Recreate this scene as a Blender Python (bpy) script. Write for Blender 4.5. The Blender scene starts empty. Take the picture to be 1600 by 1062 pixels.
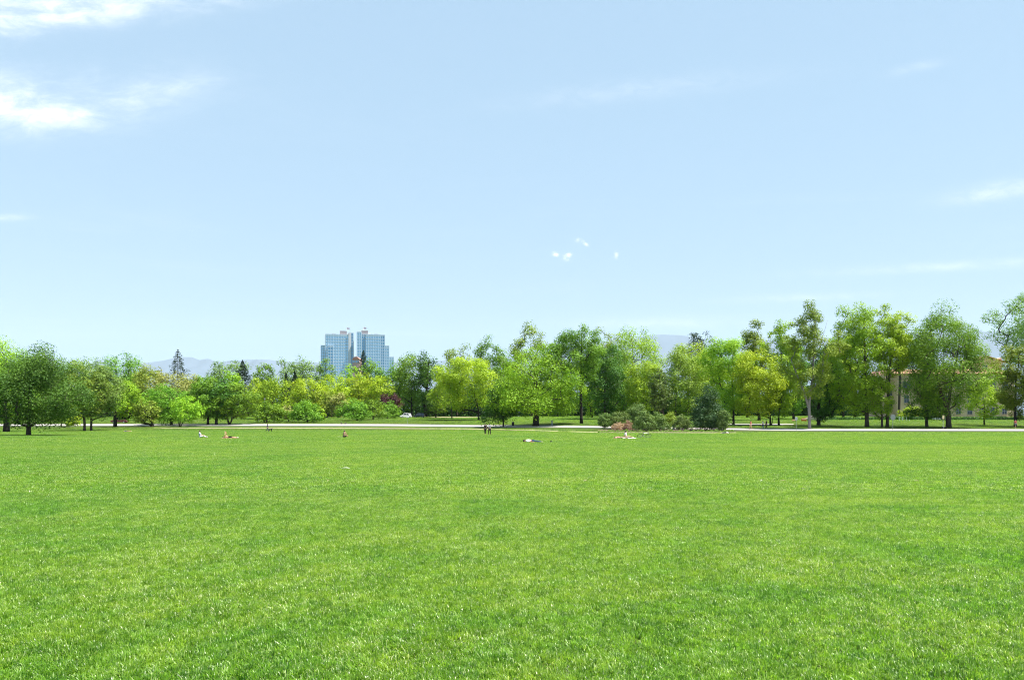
import bpy, math, random
import numpy as np
from mathutils import Vector, Matrix

R = math.radians
random.seed(7)
rng = np.random.default_rng(11)
scn = bpy.context.scene
col = scn.collection

# ------------------------------------------------------------------ camera
F = 1100.0            # focal length in photo pixels (photo 1600 wide)
HOR = 662.5           # row of the eye level
CAM = 1.65            # eye height
cam_d = bpy.data.cameras.new('camera')
cam = bpy.data.objects.new('camera', cam_d)
col.objects.link(cam)
cam.location = (0, 0, CAM)
cam.rotation_euler = (R(90), 0, 0)
cam_d.sensor_width = 36.0
cam_d.lens = 36.0 * F / 1600.0
cam_d.shift_y = (HOR - 531.0) / 1600.0
cam_d.clip_start = 0.1
cam_d.clip_end = 60000
scn.camera = cam

# ------------------------------------------------------------------ light
SUN_EL, SUN_AZ = 66.0, 97.0          # azimuth clockwise from the view direction
SUN_STRENGTH, SKY_STRENGTH, EXPOSURE = 5.0, 0.05, 1.45
scn.view_settings.view_transform = 'Standard'
scn.view_settings.look = 'None'
scn.view_settings.exposure = EXPOSURE
scn.view_settings.gamma = 1.0
scn.view_settings.use_curve_mapping = False
sun_d = bpy.data.lights.new('sun', 'SUN')
sun_d.energy = SUN_STRENGTH
sun_d.angle = R(0.5)
sun_d.color = (1.0, 0.95, 0.87)
sun = bpy.data.objects.new('sun', sun_d)
col.objects.link(sun)
sdir = Vector((math.sin(R(SUN_AZ)) * math.cos(R(SUN_EL)), math.cos(R(SUN_AZ)) * math.cos(R(SUN_EL)), math.sin(R(SUN_EL))))
sun.rotation_euler = (-sdir).to_track_quat('-Z', 'Y').to_euler()
sun.location = (0, 0, 60)

scn.cycles.max_bounces = 8
scn.cycles.diffuse_bounces = 3
scn.cycles.glossy_bounces = 2
scn.cycles.transmission_bounces = 5
scn.cycles.transparent_max_bounces = 8
scn.cycles.volume_bounces = 1
scn.cycles.use_denoising = True
scn.cycles.denoising_prefilter = 'NONE'
scn.cycles.filter_width = 1.1
scn.cycles.caustics_reflective = False
scn.cycles.caustics_refractive = False

world = bpy.data.worlds.new('World')
scn.world = world
world.use_nodes = True
world.cycles.sampling_method = 'MANUAL'
world.cycles.sample_map_resolution = 256


class NT:
    """tiny node helper"""
    def __init__(s, tree):
        s.t = tree
        s.n = tree.nodes
        s.l = tree.links

    def new(s, typ, **kw):
        n = s.n.new(typ)
        for k, v in kw.items():
            setattr(n, k, v)
        return n

    def put(s, sock, v):
        if v is None:
            return
        if hasattr(v, 'is_output') or isinstance(v, bpy.types.NodeSocket):
            s.l.new(v, sock)
        else:
            sock.default_value = v

    def m(s, op, a, b=None, c=None, clamp=False):
        n = s.new('ShaderNodeMath', operation=op, use_clamp=clamp)
        s.put(n.inputs[0], a)
        s.put(n.inputs[1], b)
        s.put(n.inputs[2], c)
        return n.outputs[0]

    def mix(s, f, a, b, blend='MIX'):
        n = s.new('ShaderNodeMix', data_type='RGBA', blend_type=blend)
        s.put(n.inputs[0], f)
        s.put(n.inputs[6], a)
        s.put(n.inputs[7], b)
        return n.outputs[2]

    def noise(s, vec, scale, detail=3.0, rough=0.55, dist=0.0, color=False):
        n = s.new('ShaderNodeTexNoise')
        s.put(n.inputs['Vector'], vec)
        n.inputs['Scale'].default_value = scale
        n.inputs['Detail'].default_value = detail
        n.inputs['Roughness'].default_value = rough
        n.inputs['Distortion'].default_value = dist
        return n.outputs['Color'] if color else n.outputs[0]

    def ramp(s, f, lo, hi):
        n = s.new('ShaderNodeMapRange', interpolation_type='SMOOTHSTEP')
        s.put(n.inputs[0], f)
        n.inputs[1].default_value = lo
        n.inputs[2].default_value = hi
        return n.outputs[0]


def build_world():
    t = NT(world.node_tree)
    t.n.clear()
    out = t.new('ShaderNodeOutputWorld')
    bg = t.new('ShaderNodeBackground')
    sky = t.new('ShaderNodeTexSky', sky_type='NISHITA')
    sky.sun_disc = False
    sky.sun_elevation = R(SUN_EL)
    sky.sun_rotation = R(SUN_AZ)
    sky.altitude = 1600
    sky.air_density = 1.0
    sky.dust_density = 0.7
    sky.ozone_density = 1.0
    tc = t.new('ShaderNodeTexCoord')
    sep = t.new('ShaderNodeSeparateXYZ')
    t.l.new(tc.outputs['Generated'], sep.inputs[0])
    x, y, z = sep.outputs
    # tangent coordinates of a direction (only for the half of the sky in front), and a flat cloud layer
    yy = t.m('MAXIMUM', y, 0.05)
    a = t.m('DIVIDE', x, yy)
    b = t.m('DIVIDE', z, yy)
    zz = t.m('MAXIMUM', z, 0.04)
    lay = t.new('ShaderNodeCombineXYZ')
    t.put(lay.inputs[0], t.m('DIVIDE', x, zz))
    t.put(lay.inputs[1], t.m('DIVIDE', y, zz))

    def st(sx, sy, rot):
        mp = t.new('ShaderNodeMapping')
        cmb = t.new('ShaderNodeCombineXYZ')
        t.put(cmb.inputs[0], a)
        t.put(cmb.inputs[1], b)
        t.l.new(cmb.outputs[0], mp.inputs['Vector'])
        mp.inputs['Rotation'].default_value = (0, 0, R(rot))
        mp.inputs['Scale'].default_value = (sx, sy, 1)
        return mp.outputs[0]

    fib = t.noise(st(5, 16, -10), 1.6, 7, 0.6, 0.8)       # stretched fibres
    fine = t.noise(st(14, 34, -16), 2.0, 5, 0.6, 0.5)
    puff = t.noise(st(60, 80, 0), 2.0, 4, 0.6)

    def blob(u, v, ru, rv, rot):
        ca, cb = (u - 800) / F, (HOR - v) / F
        da, db = t.m('SUBTRACT', a, ca), t.m('SUBTRACT', b, cb)
        c, s_ = math.cos(R(rot)), math.sin(R(rot))
        p = t.m('ADD', t.m('MULTIPLY', da, c * F / ru), t.m('MULTIPLY', db, s_ * F / ru))
        q = t.m('ADD', t.m('MULTIPLY', da, -s_ * F / rv), t.m('MULTIPLY', db, c * F / rv))
        r2 = t.m('ADD', t.m('MULTIPLY', p, p), t.m('MULTIPLY', q, q))
        return t.m('EXPONENT', t.m('MULTIPLY', r2, -1.0))

    total = None

    def add(val):
        nonlocal total
        total = val if total is None else t.m('ADD', total, val)

    thr = t.ramp(fib, 0.36, 0.66)
    thr2 = t.ramp(fine, 0.30, 0.70)
    for (u, v, ru, rv, rot, k) in [(40, 10, 230, 34, 8, 0.8), (160, 20, 220, 20, 7, 0.45), (-20, 165, 120, 30, -9, 0.95), (70, 182, 75, 13, 0, 0.85),
                                   (-140, 150, 140, 50, 0, 1.0), (170, 150, 130, 34, 4, 0.42), (290, 133, 60, 9, 6, 0.25)]:
        add(t.m('MULTIPLY', t.m('MULTIPLY', blob(u, v, ru, rv, rot), t.m('MULTIPLY_ADD', thr, 0.75, 0.28)), t.m('MULTIPLY', t.m('MULTIPLY_ADD', thr2, 0.6, 0.45), k)))
    for (u, v, ru, rv, rot, k) in [(1000, 140, 190, 16, 6, 0.12), (1430, 106, 40, 8, 12, 0.14), (1570, 297, 80, 13, 9, 0.38),
                                   (1500, 415, 180, 7, 3, 0.26), (1030, 505, 130, 9, 0, 0.2), (10, 340, 30, 5, 0, 0.3), (1250, 465, 110, 6, 2, 0.2)]:
        add(t.m('MULTIPLY', t.m('MULTIPLY', blob(u, v, ru, rv, rot), t.m('MULTIPLY_ADD', thr2, 0.8, 0.35)), k))
    pf = t.ramp(puff, 0.40, 0.58)
    for (u, v, ru, rv, rot, k) in [(868, 397, 4, 3, -20, 1.3), (887, 399, 5, 3.2, 10, 1.3), (885, 405, 6, 2.5, 0, 0.5), (914, 380, 5, 2.2, -35, 1.1), (903, 375, 5, 3, 0, 0.4), (963, 398, 3, 5, 0, 0.6)]:
        add(t.m('MULTIPLY', t.m('MULTIPLY', blob(u, v, ru, rv, rot), t.m('MULTIPLY_ADD', pf, 0.8, 0.25)), k))
    # thin cirrus over the whole dome
    mp = t.new('ShaderNodeMapping')
    t.l.new(lay.outputs[0], mp.inputs['Vector'])
    mp.inputs['Scale'].default_value = (0.5, 1.1, 1)
    veil = t.ramp(t.noise(mp.outputs[0], 0.8, 6, 0.6, 0.6), 0.52, 0.85)
    add(t.m('MULTIPLY', veil, 0.10))
    dens = t.m('MINIMUM', total, 0.92)
    dens = t.m('MULTIPLY', dens, t.ramp(z, 0.0, 0.05))
    gm = t.new('ShaderNodeGamma')          # gamma flattens the gradient in the clear sky colour
    t.l.new(t.mix(1.0, sky.outputs[0], (.1, .1, .1, 1), 'MULTIPLY'), gm.inputs[0])
    gm.inputs[1].default_value = 0.15
    skyc = t.mix(1.0, gm.outputs[0], SKY_TINT, 'MULTIPLY')
    c = t.mix(dens, skyc, CLOUD)
    t.l.new(c, bg.inputs['Color'])
    bg.inputs['Strength'].default_value = SKY_STRENGTH
    t.l.new(bg.outputs[0], out.inputs['Surface'])


SKY_TINT = (4.4, 6.1, 7.6, 1)
CLOUD = (9.6, 10.0, 10.4, 1)
build_world()

# ------------------------------------------------------------------ helpers
def px(u, v, Y):
    return Vector(((u - 800.0) / F * Y, Y, CAM + (HOR - v) / F * Y))


def zt(X, Y):
    X = np.asarray(X, float)
    Y = np.asarray(Y, float)
    s = np.clip((X + 20) / 65.0, 0, 1)
    s = s * s * (3 - 2 * s)
    y0 = 165 * (1 - s) + 124 * s
    sl = 0.050 * (1 - s) + 0.042 * s
    k = 6.0
    q = np.clip((Y - y0) / k, -40, 60)
    t = k * np.log1p(np.exp(q))
    z = 6.0 * np.tanh(sl * t / 6.0)
    return z


def solveY(u, v):
    Ys = np.linspace(20, 420, 4001)
    vv = HOR - F * (zt((u - 800) / F * Ys, Ys) - CAM) / Ys
    i = np.argmax(vv <= v)
    if vv[i] > v:
        i = int(np.argmin(vv))
    return float(Ys[i])


def ground_at(u, Y):
    X = (u - 800) / F * Y
    return Vector((X, Y, float(zt(X, Y))))


def tag(o, label=None, cat=None, group=None, kind=None):
    if label: o['label'] = label
    if cat: o['category'] = cat
    if group: o['group'] = group
    if kind: o['kind'] = kind
    return o


def thing(name, label, cat, loc, rz=0.0, group=None):
    o = bpy.data.objects.new(name, None)
    o.empty_display_size = 0.3
    col.objects.link(o)
    o.location = loc
    o.rotation_euler = (0, 0, rz)
    return tag(o, label, cat, group)


def mesh_obj(name, me, mat=None, parent=None, loc=(0, 0, 0)):
    o = bpy.data.objects.new(name, me)
    if mat is not None and not me.materials:
        me.materials.append(mat)
    col.objects.link(o)
    o.parent = parent
    o.location = loc
    return o


def np_mesh(name, verts, faces, n=4, attr=None, smooth=False):
    """faces: (k,n) array"""
    me = bpy.data.meshes.new(name)
    verts = np.asarray(verts, np.float32)
    faces = np.asarray(faces, np.int32)
    me.vertices.add(len(verts))
    me.vertices.foreach_set('co', verts.ravel())
    me.loops.add(faces.size)
    me.loops.foreach_set('vertex_index', faces.ravel())
    me.polygons.add(len(faces))
    me.polygons.foreach_set('loop_start', np.arange(0, faces.size, n, dtype=np.int32))
    me.polygons.foreach_set('loop_total', np.full(len(faces), n, np.int32))
    if smooth:
        me.polygons.foreach_set('use_smooth', np.ones(len(faces), bool))
    if attr is not None:
        for k, v in attr.items():
            at = me.attributes.new(k, 'FLOAT', 'POINT')
            at.data.foreach_set('value', np.asarray(v, np.float32))
    me.update()
    return me


class MB:
    def __init__(s):
        s.v = []
        s.f = []

    def quad(s, *p):
        i = len(s.v)
        s.v += [tuple(q) for q in p]
        s.f.append(tuple(range(i, i + len(p))))
        return s

    def box(s, x0, x1, y0, y1, z0, z1):
        i = len(s.v)
        s.v += [(x0, y0, z0), (x1, y0, z0), (x1, y1, z0), (x0, y1, z0), (x0, y0, z1), (x1, y0, z1), (x1, y1, z1), (x0, y1, z1)]
        s.f += [tuple(i + k for k in q) for q in [(0, 3, 2, 1), (4, 5, 6, 7), (0, 1, 5, 4), (1, 2, 6, 5), (2, 3, 7, 6), (3, 0, 4, 7)]]
        return s

    def prism(s, pts, y0, y1):
        """pts in (x,z), extruded along y"""
        i = len(s.v)
        n = len(pts)
        s.v += [(p[0], y0, p[1]) for p in pts] + [(p[0], y1, p[1]) for p in pts]
        s.f.append(tuple(i + k for k in range(n)))
        s.f.append(tuple(i + n + k for k in reversed(range(n))))
        for k in range(n):
            k2 = (k + 1) % n
            s.f.append((i + k2, i + k, i + n + k, i + n + k2))
        return s

    def tube(s, pts, rad, n=8, cap=True):
        pts = [Vector(p) for p in pts]
        if not hasattr(rad, '__len__'):
            rad = [rad] * len(pts)
        base = len(s.v)
        side = None
        for k, p in enumerate(pts):
            d = (pts[min(k + 1, len(pts) - 1)] - pts[max(k - 1, 0)])
            d = d.normalized() if d.length > 1e-9 else Vector((0, 0, 1))
            if side is None:
                side = d.cross(Vector((0, 0, 1))) if abs(d.z) < 0.95 else d.cross(Vector((1, 0, 0)))
            side = (side - d * side.dot(d)).normalized()
            up = d.cross(side)
            for j in range(n):
                a_ = 2 * math.pi * j / n
                s.v.append(tuple(p + (side * math.cos(a_) + up * math.sin(a_)) * rad[k]))
        for k in range(len(pts) - 1):
            for j in range(n):
                j2 = (j + 1) % n
                s.f.append((base + k * n + j, base + k * n + j2, base + (k + 1) * n + j2, base + (k + 1) * n + j))
        if cap:
            s.f.append(tuple(base + j for j in reversed(range(n))))
            e = base + (len(pts) - 1) * n
            s.f.append(tuple(e + j for j in range(n)))
        return s

    def ring(s, c, r, rt, axis='x', n=20, m=6):
        """torus"""
        base = len(s.v)
        for i in range(n):
            a_ = 2 * math.pi * i / n
            for j in range(m):
                b_ = 2 * math.pi * j / m
                rr = r + rt * math.cos(b_)
                h = rt * math.sin(b_)
                p = {'x': (h, rr * math.cos(a_), rr * math.sin(a_)), 'y': (rr * math.cos(a_), h, rr * math.sin(a_))}[axis]
                s.v.append((c[0] + p[0], c[1] + p[1], c[2] + p[2]))
        for i in range(n):
            for j in range(m):
                i2, j2 = (i + 1) % n, (j + 1) % m
                s.f.append((base + i * m + j, base + i2 * m + j, base + i2 * m + j2, base + i * m + j2))
        return s

    def ball(s, c, r, n=10, m=7):
        if not hasattr(r, '__len__'):
            r = (r, r, r)
        base = len(s.v)
        for i in range(m + 1):
            th = math.pi * i / m
            for j in range(n):
                ph = 2 * math.pi * j / n
                s.v.append((c[0] + r[0] * math.sin(th) * math.cos(ph), c[1] + r[1] * math.sin(th) * math.sin(ph), c[2] + r[2] * math.cos(th)))
        for i in range(m):
            for j in range(n):
                j2 = (j + 1) % n
                s.f.append((base + i * n + j, base + (i + 1) * n + j, base + (i + 1) * n + j2, base + i * n + j2))
        return s

    def build(s, name, mat, parent=None, loc=(0, 0, 0), smooth=False, bevel=0.0):
        me = bpy.data.meshes.new(name)
        me.from_pydata(s.v, [], s.f)
        me.update()
        if smooth:
            me.polygons.foreach_set('use_smooth', [True] * len(me.polygons))
        o = mesh_obj(name, me, mat, parent, loc)
        if bevel:
            b_ = o.modifiers.new('bevel', 'BEVEL')
            b_.width = bevel
            b_.segments = 2
            b_.limit_method = 'ANGLE'
        return o


# ------------------------------------------------------------------ materials
def new_mat(name):
    m = bpy.data.materials.new(name)
    m.use_nodes = True
    t = NT(m.node_tree)
    t.n.clear()
    out = t.new('ShaderNodeOutputMaterial')
    return m, t, out


def plain(name, c, rough=0.7, spec=0.3, metal=0.0, var=0.12, scale=6.0, bump=0.0, bscale=30.0):
    m, t, out = new_mat(name)
    p = t.new('ShaderNodeBsdfPrincipled')
    tc = t.new('ShaderNodeTexCoord')
    n = t.noise(tc.outputs['Object'], scale, 5, 0.6)
    k = t.m('MULTIPLY_ADD', t.m('SUBTRACT', n, 0.5), var * 4, 1.0)
    mul = t.new('ShaderNodeVectorMath', operation='SCALE')
    mul.inputs[0].default_value = c[:3]
    t.put(mul.inputs['Scale'], k)
    t.l.new(mul.outputs[0], p.inputs['Base Color'])
    p.inputs['Roughness'].default_value = rough
    p.inputs['Specular IOR Level'].default_value = spec
    p.inputs['Metallic'].default_value = metal
    if bump:
        b_ = t.new('ShaderNodeBump')
        b_.inputs['Strength'].default_value = bump
        t.put(b_.inputs['Height'], t.noise(tc.outputs['Object'], bscale, 4, 0.6))
        t.l.new(b_.outputs[0], p.inputs['Normal'])
    t.l.new(p.outputs[0], out.inputs[0])
    return m


def leaf_mat(name, ca, cb, trans=0.45, rough=0.6, spec=0.2, warm=1.25):
    m, t, out = new_mat(name)
    at = t.new('ShaderNodeAttribute', attribute_name='leafvar')
    oi = t.new('ShaderNodeObjectInfo')
    f = at.outputs['Fac']
    c = t.mix(f, (*ca, 1), (*cb, 1))
    hs = t.new('ShaderNodeHueSaturation')
    t.put(hs.inputs['Hue'], t.m('MULTIPLY_ADD', oi.outputs['Random'], 0.025, 0.4875))
    t.put(hs.inputs['Value'], t.m('MULTIPLY_ADD', oi.outputs['Random'], 0.25, 0.88))
    t.l.new(c, hs.inputs['Color'])
    c = hs.outputs[0]
    p = t.new('ShaderNodeBsdfPrincipled')
    t.l.new(c, p.inputs['Base Color'])
    p.inputs['Roughness'].default_value = rough
    p.inputs['Specular IOR Level'].default_value = spec
    tr = t.new('ShaderNodeBsdfTranslucent')
    ct = t.mix(1.0, c, (warm * 1.15, warm * 1.1, warm * 0.6, 1), 'MULTIPLY')
    t.l.new(ct, tr.inputs['Color'])
    mx = t.new('ShaderNodeMixShader')
    mx.inputs[0].default_value = trans
    t.l.new(p.outputs[0], mx.inputs[1])
    t.l.new(tr.outputs[0], mx.inputs[2])
    t.l.new(mx.outputs[0], out.inputs[0])
    return m


def bark_mat(name, c):
    m, t, out = new_mat(name)
    tc = t.new('ShaderNodeTexCoord')
    mp = t.new('ShaderNodeMapping')
    t.l.new(tc.outputs['Object'], mp.inputs['Vector'])
    mp.inputs['Scale'].default_value = (6, 6, 1.2)
    n = t.noise(mp.outputs[0], 2.0, 6, 0.65)
    cc = t.mix(n, (c[0] * .45, c[1] * .45, c[2] * .45, 1), (c[0] * 1.5, c[1] * 1.5, c[2] * 1.5, 1))
    p = t.new('ShaderNodeBsdfPrincipled')
    t.l.new(cc, p.inputs['Base Color'])
    p.inputs['Roughness'].default_value = 0.9
    p.inputs['Specular IOR Level'].default_value = 0.1
    b_ = t.new('ShaderNodeBump')
    b_.inputs['Strength'].default_value = 0.7
    b_.inputs['Distance'].default_value = 0.06
    t.l.new(n, b_.inputs['Height'])
    t.l.new(b_.outputs[0], p.inputs['Normal'])
    t.l.new(p.outputs[0], out.inputs[0])
    return m


LEAF = {
    'dark': leaf_mat('leaf_dark', (.036, .118, .018), (.105, .235, .024), 0.24),
    'mid': leaf_mat('leaf_mid', (.075, .185, .016), (.205, .355, .024), 0.27),
    'bright': leaf_mat('leaf_bright', (.14, .285, .017), (.33, .49, .028), 0.30),
    'yellow': leaf_mat('leaf_yellow', (.225, .36, .018), (.40, .53, .030), 0.30),
    'olive': leaf_mat('leaf_olive', (.14, .22, .024), (.26, .345, .040), 0.26),
    'tan': leaf_mat('leaf_tan', (.22, .235, .062), (.34, .355, .10), 0.26),
    'greygreen': leaf_mat('leaf_greygreen', (.11, .205, .042), (.21, .325, .062), 0.26),
    'conifer': leaf_mat('needles_dark', (.020, .048, .030), (.05, .095, .05), 0.15),
    'mugo': leaf_mat('needles_mugo', (.06, .12, .028), (.17, .245, .06), 0.26),
    'juniper': leaf_mat('needles_juniper', (.026, .066, .024), (.07, .13, .04), 0.18),
    'purple': leaf_mat('leaf_purple', (.035, .014, .020), (.085, .03, .04), 0.3),
    'pink': leaf_mat('leaf_pink', (.32, .22, .16), (.46, .33, .24), 0.35),
    'hedge': leaf_mat('leaf_hedge', (.032, .088, .018), (.072, .17, .026), 0.26),
}
BARK = bark_mat('bark_brown', (.075, .06, .048))
BARK_DARK = bark_mat('bark_dark', (.04, .034, .03))
BARK_GREY = bark_mat('bark_grey', (.23, .21, .20))


def ground_colour(t, pos):
    """large soft patches of the lawn, in world metres; returns (colour a = lush, b = dry) factor sockets"""
    big = t.noise(pos, 0.06, 5, 0.65, 0.8)
    mid_ = t.noise(pos, 0.4, 4, 0.6, 0.5)
    small = t.noise(pos, 1.7, 4, 0.6)
    f = t.m('ADD', t.m('MULTIPLY', big, 0.45), t.m('ADD', t.m('MULTIPLY', mid_, 0.35), t.m('MULTIPLY', small, 0.30)))
    return t.ramp(f, 0.42, 0.66), t.ramp(mid_, 0.35, 0.7), small


def mat_ground():
    m, t, out = new_mat('lawn_soil')
    g = t.new('ShaderNodeNewGeometry')
    f, f2, small = ground_colour(t, g.outputs['Position'])
    c = t.mix(f, (.03, .06, .01, 1), (.06, .085, .015, 1))
    c = t.mix(t.m('MULTIPLY', t.ramp(t.noise(g.outputs['Position'], 9, 4), 0.45, 0.75), 0.5), c, (.10, .09, .04, 1))
    p = t.new('ShaderNodeBsdfPrincipled')
    t.l.new(c, p.inputs['Base Color'])
    p.inputs['Roughness'].default_value = 0.95
    p.inputs['Specular IOR Level'].default_value = 0.1
    t.l.new(p.outputs[0], out.inputs[0])
    return m


def mat_blade():
    m, t, out = new_mat('grass_blade')
    g = t.new('ShaderNodeNewGeometry')
    at = t.new('ShaderNodeAttribute', attribute_name='leafvar')
    v = at.outputs['Fac']
    f, f2, small = ground_colour(t, g.outputs['Position'])
    lush = t.mix(v, (.028, .115, .008, 1), (.215, .43, .036, 1))
    dry = t.mix(v, (.085, .19, .010, 1), (.35, .49, .055, 1))
    c = t.mix(f, lush, dry)
    straw_glint = t.m('MULTIPLY', t.ramp(v, 0.94, 0.965), t.m('MULTIPLY_ADD', f2, 0.7, 0.25))  # pale blades: some dry straw, some bright glints put into the colour
    c = t.mix(straw_glint, c, (.56, .58, .36, 1))
    p = t.new('ShaderNodeBsdfPrincipled')
    t.l.new(c, p.inputs['Base Color'])
    p.inputs['Roughness'].default_value = 0.34
    p.inputs['Specular IOR Level'].default_value = 0.5
    tr = t.new('ShaderNodeBsdfTranslucent')
    t.l.new(t.mix(1.0, c, (1.4, 1.4, 0.8, 1), 'MULTIPLY'), tr.inputs['Color'])
    mx = t.new('ShaderNodeMixShader')
    mx.inputs[0].default_value = 0.5
    t.l.new(p.outputs[0], mx.inputs[1])
    t.l.new(tr.outputs[0], mx.inputs[2])
    t.l.new(mx.outputs[0], out.inputs[0])
    return m


M_GROUND = mat_ground()
M_BLADE = mat_blade()
M_ROAD = plain('road_concrete', (.40, .375, .34), 0.85, 0.2, var=0.06, scale=0.4, bump=0.15)
M_KERB = plain('kerb_stone', (.40, .38, .35), 0.85, 0.2, var=0.06)
M_PATH = plain('worn_path', (.36, .33, .19), 0.95, 0.1, var=0.15, scale=0.8)
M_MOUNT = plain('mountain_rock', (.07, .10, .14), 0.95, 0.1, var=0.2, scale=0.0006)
M_WHITE = plain('white_paint', (.78, .78, .76), 0.45, 0.5, var=0.03)
M_GREY = plain('galvanised_grey', (.34, .34, .34), 0.5, 0.5, var=0.05)
M_BLACK = plain('black_paint', (.02, .02, .022), 0.5, 0.4, var=0.05)
M_RUBBER = plain('rubber', (.022, .022, .022), 0.85, 0.2, var=0.05)
M_CARGLASS = plain('car_glass', (.02, .025, .03), 0.08, 0.8, var=0.02)

# ------------------------------------------------------------------ terrain
def build_ground():
    xs = np.concatenate([-np.geomspace(420, 40000, 16)[::-1], np.arange(-396, 397, 6.0), np.geomspace(420, 40000, 16)])
    ys = np.concatenate([-np.geomspace(60, 2500, 8)[::-1], np.arange(-40, 112, 8.0), np.arange(112, 331, 1.5), np.geomspace(345, 30000, 22)])
    XX, YY = np.meshgrid(xs, ys)
    ZZ = zt(XX, YY)
    verts = np.stack([XX.ravel(), YY.ravel(), ZZ.ravel()], 1)
    nx, ny = len(xs), len(ys)
    i = np.arange(nx - 1)[None, :] + nx * np.arange(ny - 1)[:, None]
    faces = np.stack([i, i + 1, i + 1 + nx, i + nx], -1).reshape(-1, 4)
    me = np_mesh('ground', verts, faces, 4, smooth=True)
    o = mesh_obj('ground', me, M_GROUND)
    o['kind'] = 'structure'
    o['label'] = 'wide mown park lawn of bright green grass'


build_ground()

# strips given by rows of the photograph, laid on the terrain
def interp(pts, u):
    return float(np.interp(u, [p[0] for p in pts], [p[1] for p in pts]))


ROAD_NEAR = [(0, 665.4), (500, 665.6), (700, 666.0), (830, 667.2), (925, 668.7), (1145, 673.0), (1600, 673.9)]
ROAD_FAR = [(0, 662.7), (500, 662.5), (700, 663.0), (830, 664.6), (925, 665.9), (1145, 670.3), (1600, 670.8)]
PATH_NEAR = [(240, 668.6), (500, 669.2), (740, 670.0), (830, 672.2), (930, 675.6), (1150, 676.3)]
PATH_FAR = [(240, 668.1), (500, 668.5), (740, 669.3), (830, 671.6), (930, 674.9), (1150, 675.5)]


def smooth1(a, n=7):
    a = np.asarray(a, float)
    k = np.ones(n) / n
    return np.convolve(np.pad(a, n // 2, mode='edge'), k, 'valid')


US = np.arange(-400, 2001, 12.0)
RN = smooth1([solveY(u, interp(ROAD_NEAR, u)) for u in US], 21)
RF = smooth1([solveY(u, interp(ROAD_FAR, u)) for u in US], 21)
RF = np.maximum(RF, RN + 7.0)
UP = np.arange(240, 1151, 10.0)
PN = smooth1([solveY(u, interp(PATH_NEAR, u)) for u in UP], 9)
PF = smooth1([solveY(u, interp(PATH_FAR, u)) for u in UP], 9)
PF = np.clip(PF, PN + 1.2, PN + 3.0)


def strip(name, us, n_arr, f_arr, mat, lift, rows=10, label=None):
    n = len(us)
    V = []
    for i in range(n):
        for j in range(rows + 1):
            Y = n_arr[i] + (f_arr[i] - n_arr[i]) * j / rows
            X = (us[i] - 800) / F * Y
            V.append((X, Y, float(zt(X, Y)) + lift))
    i = np.arange(rows)[None, :] + (rows + 1) * np.arange(n - 1)[:, None]
    faces = np.stack([i, i + rows + 1, i + rows + 2, i + 1], -1).reshape(-1, 4)
    o = mesh_obj(name, np_mesh(name, V, faces, 4, smooth=True), mat)
    o['kind'] = 'structure'
    if label:
        o['label'] = label
    return o


strip('road', US, RN, RF, M_ROAD, 0.03, 10, 'pale concrete park road curving behind the lawn')
strip('path', UP, PN, PF, M_PATH, 0.02, 3, 'narrow worn dirt path at the lawn edge')


def kerb(us, arr, off, name):
    b = MB()
    n = len(us)
    for i in range(n):
        for (dy, dz) in ((0, -.1), (0, .13), (.16, .13), (.16, -.1)):
            Y = arr[i] + off + dy
            X = (us[i] - 800) / F * Y
            b.v.append((X, Y, float(zt(X, Y)) + dz))
    for i in range(n - 1):
        for j in range(3):
            b.f.append((4 * i + j, 4 * i + 4 + j, 4 * i + 5 + j, 4 * i + j + 1))
    o = b.build(name, M_KERB)
    o['kind'] = 'structure'
    o['label'] = 'grey kerb along the %s edge of the park road' % ('near' if off < 0 else 'far')


kerb(US, RN, -0.16, 'kerb')
kerb(US, RF, 0.0, 'kerb')

# second, farther lane seen in shade between the right-hand trunks
UL = np.arange(1120, 1241, 10.0)
LN = np.array([solveY(u, 663.6) for u in UL]); LN = smooth1(LN, 5)
strip('road', UL, LN, LN + 5, M_ROAD, 0.03, 6, 'far park lane between the right-hand trunks')
UD = np.arange(668, 790, 6.0)
LD = np.full(len(UD), 268.0)
strip('path', UD, LD, LD + 16, plain('bare_earth', (.30, .24, .17), .95, .1), 0.03, 6, 'bare tan earth under the trees behind the lawn')

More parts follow.
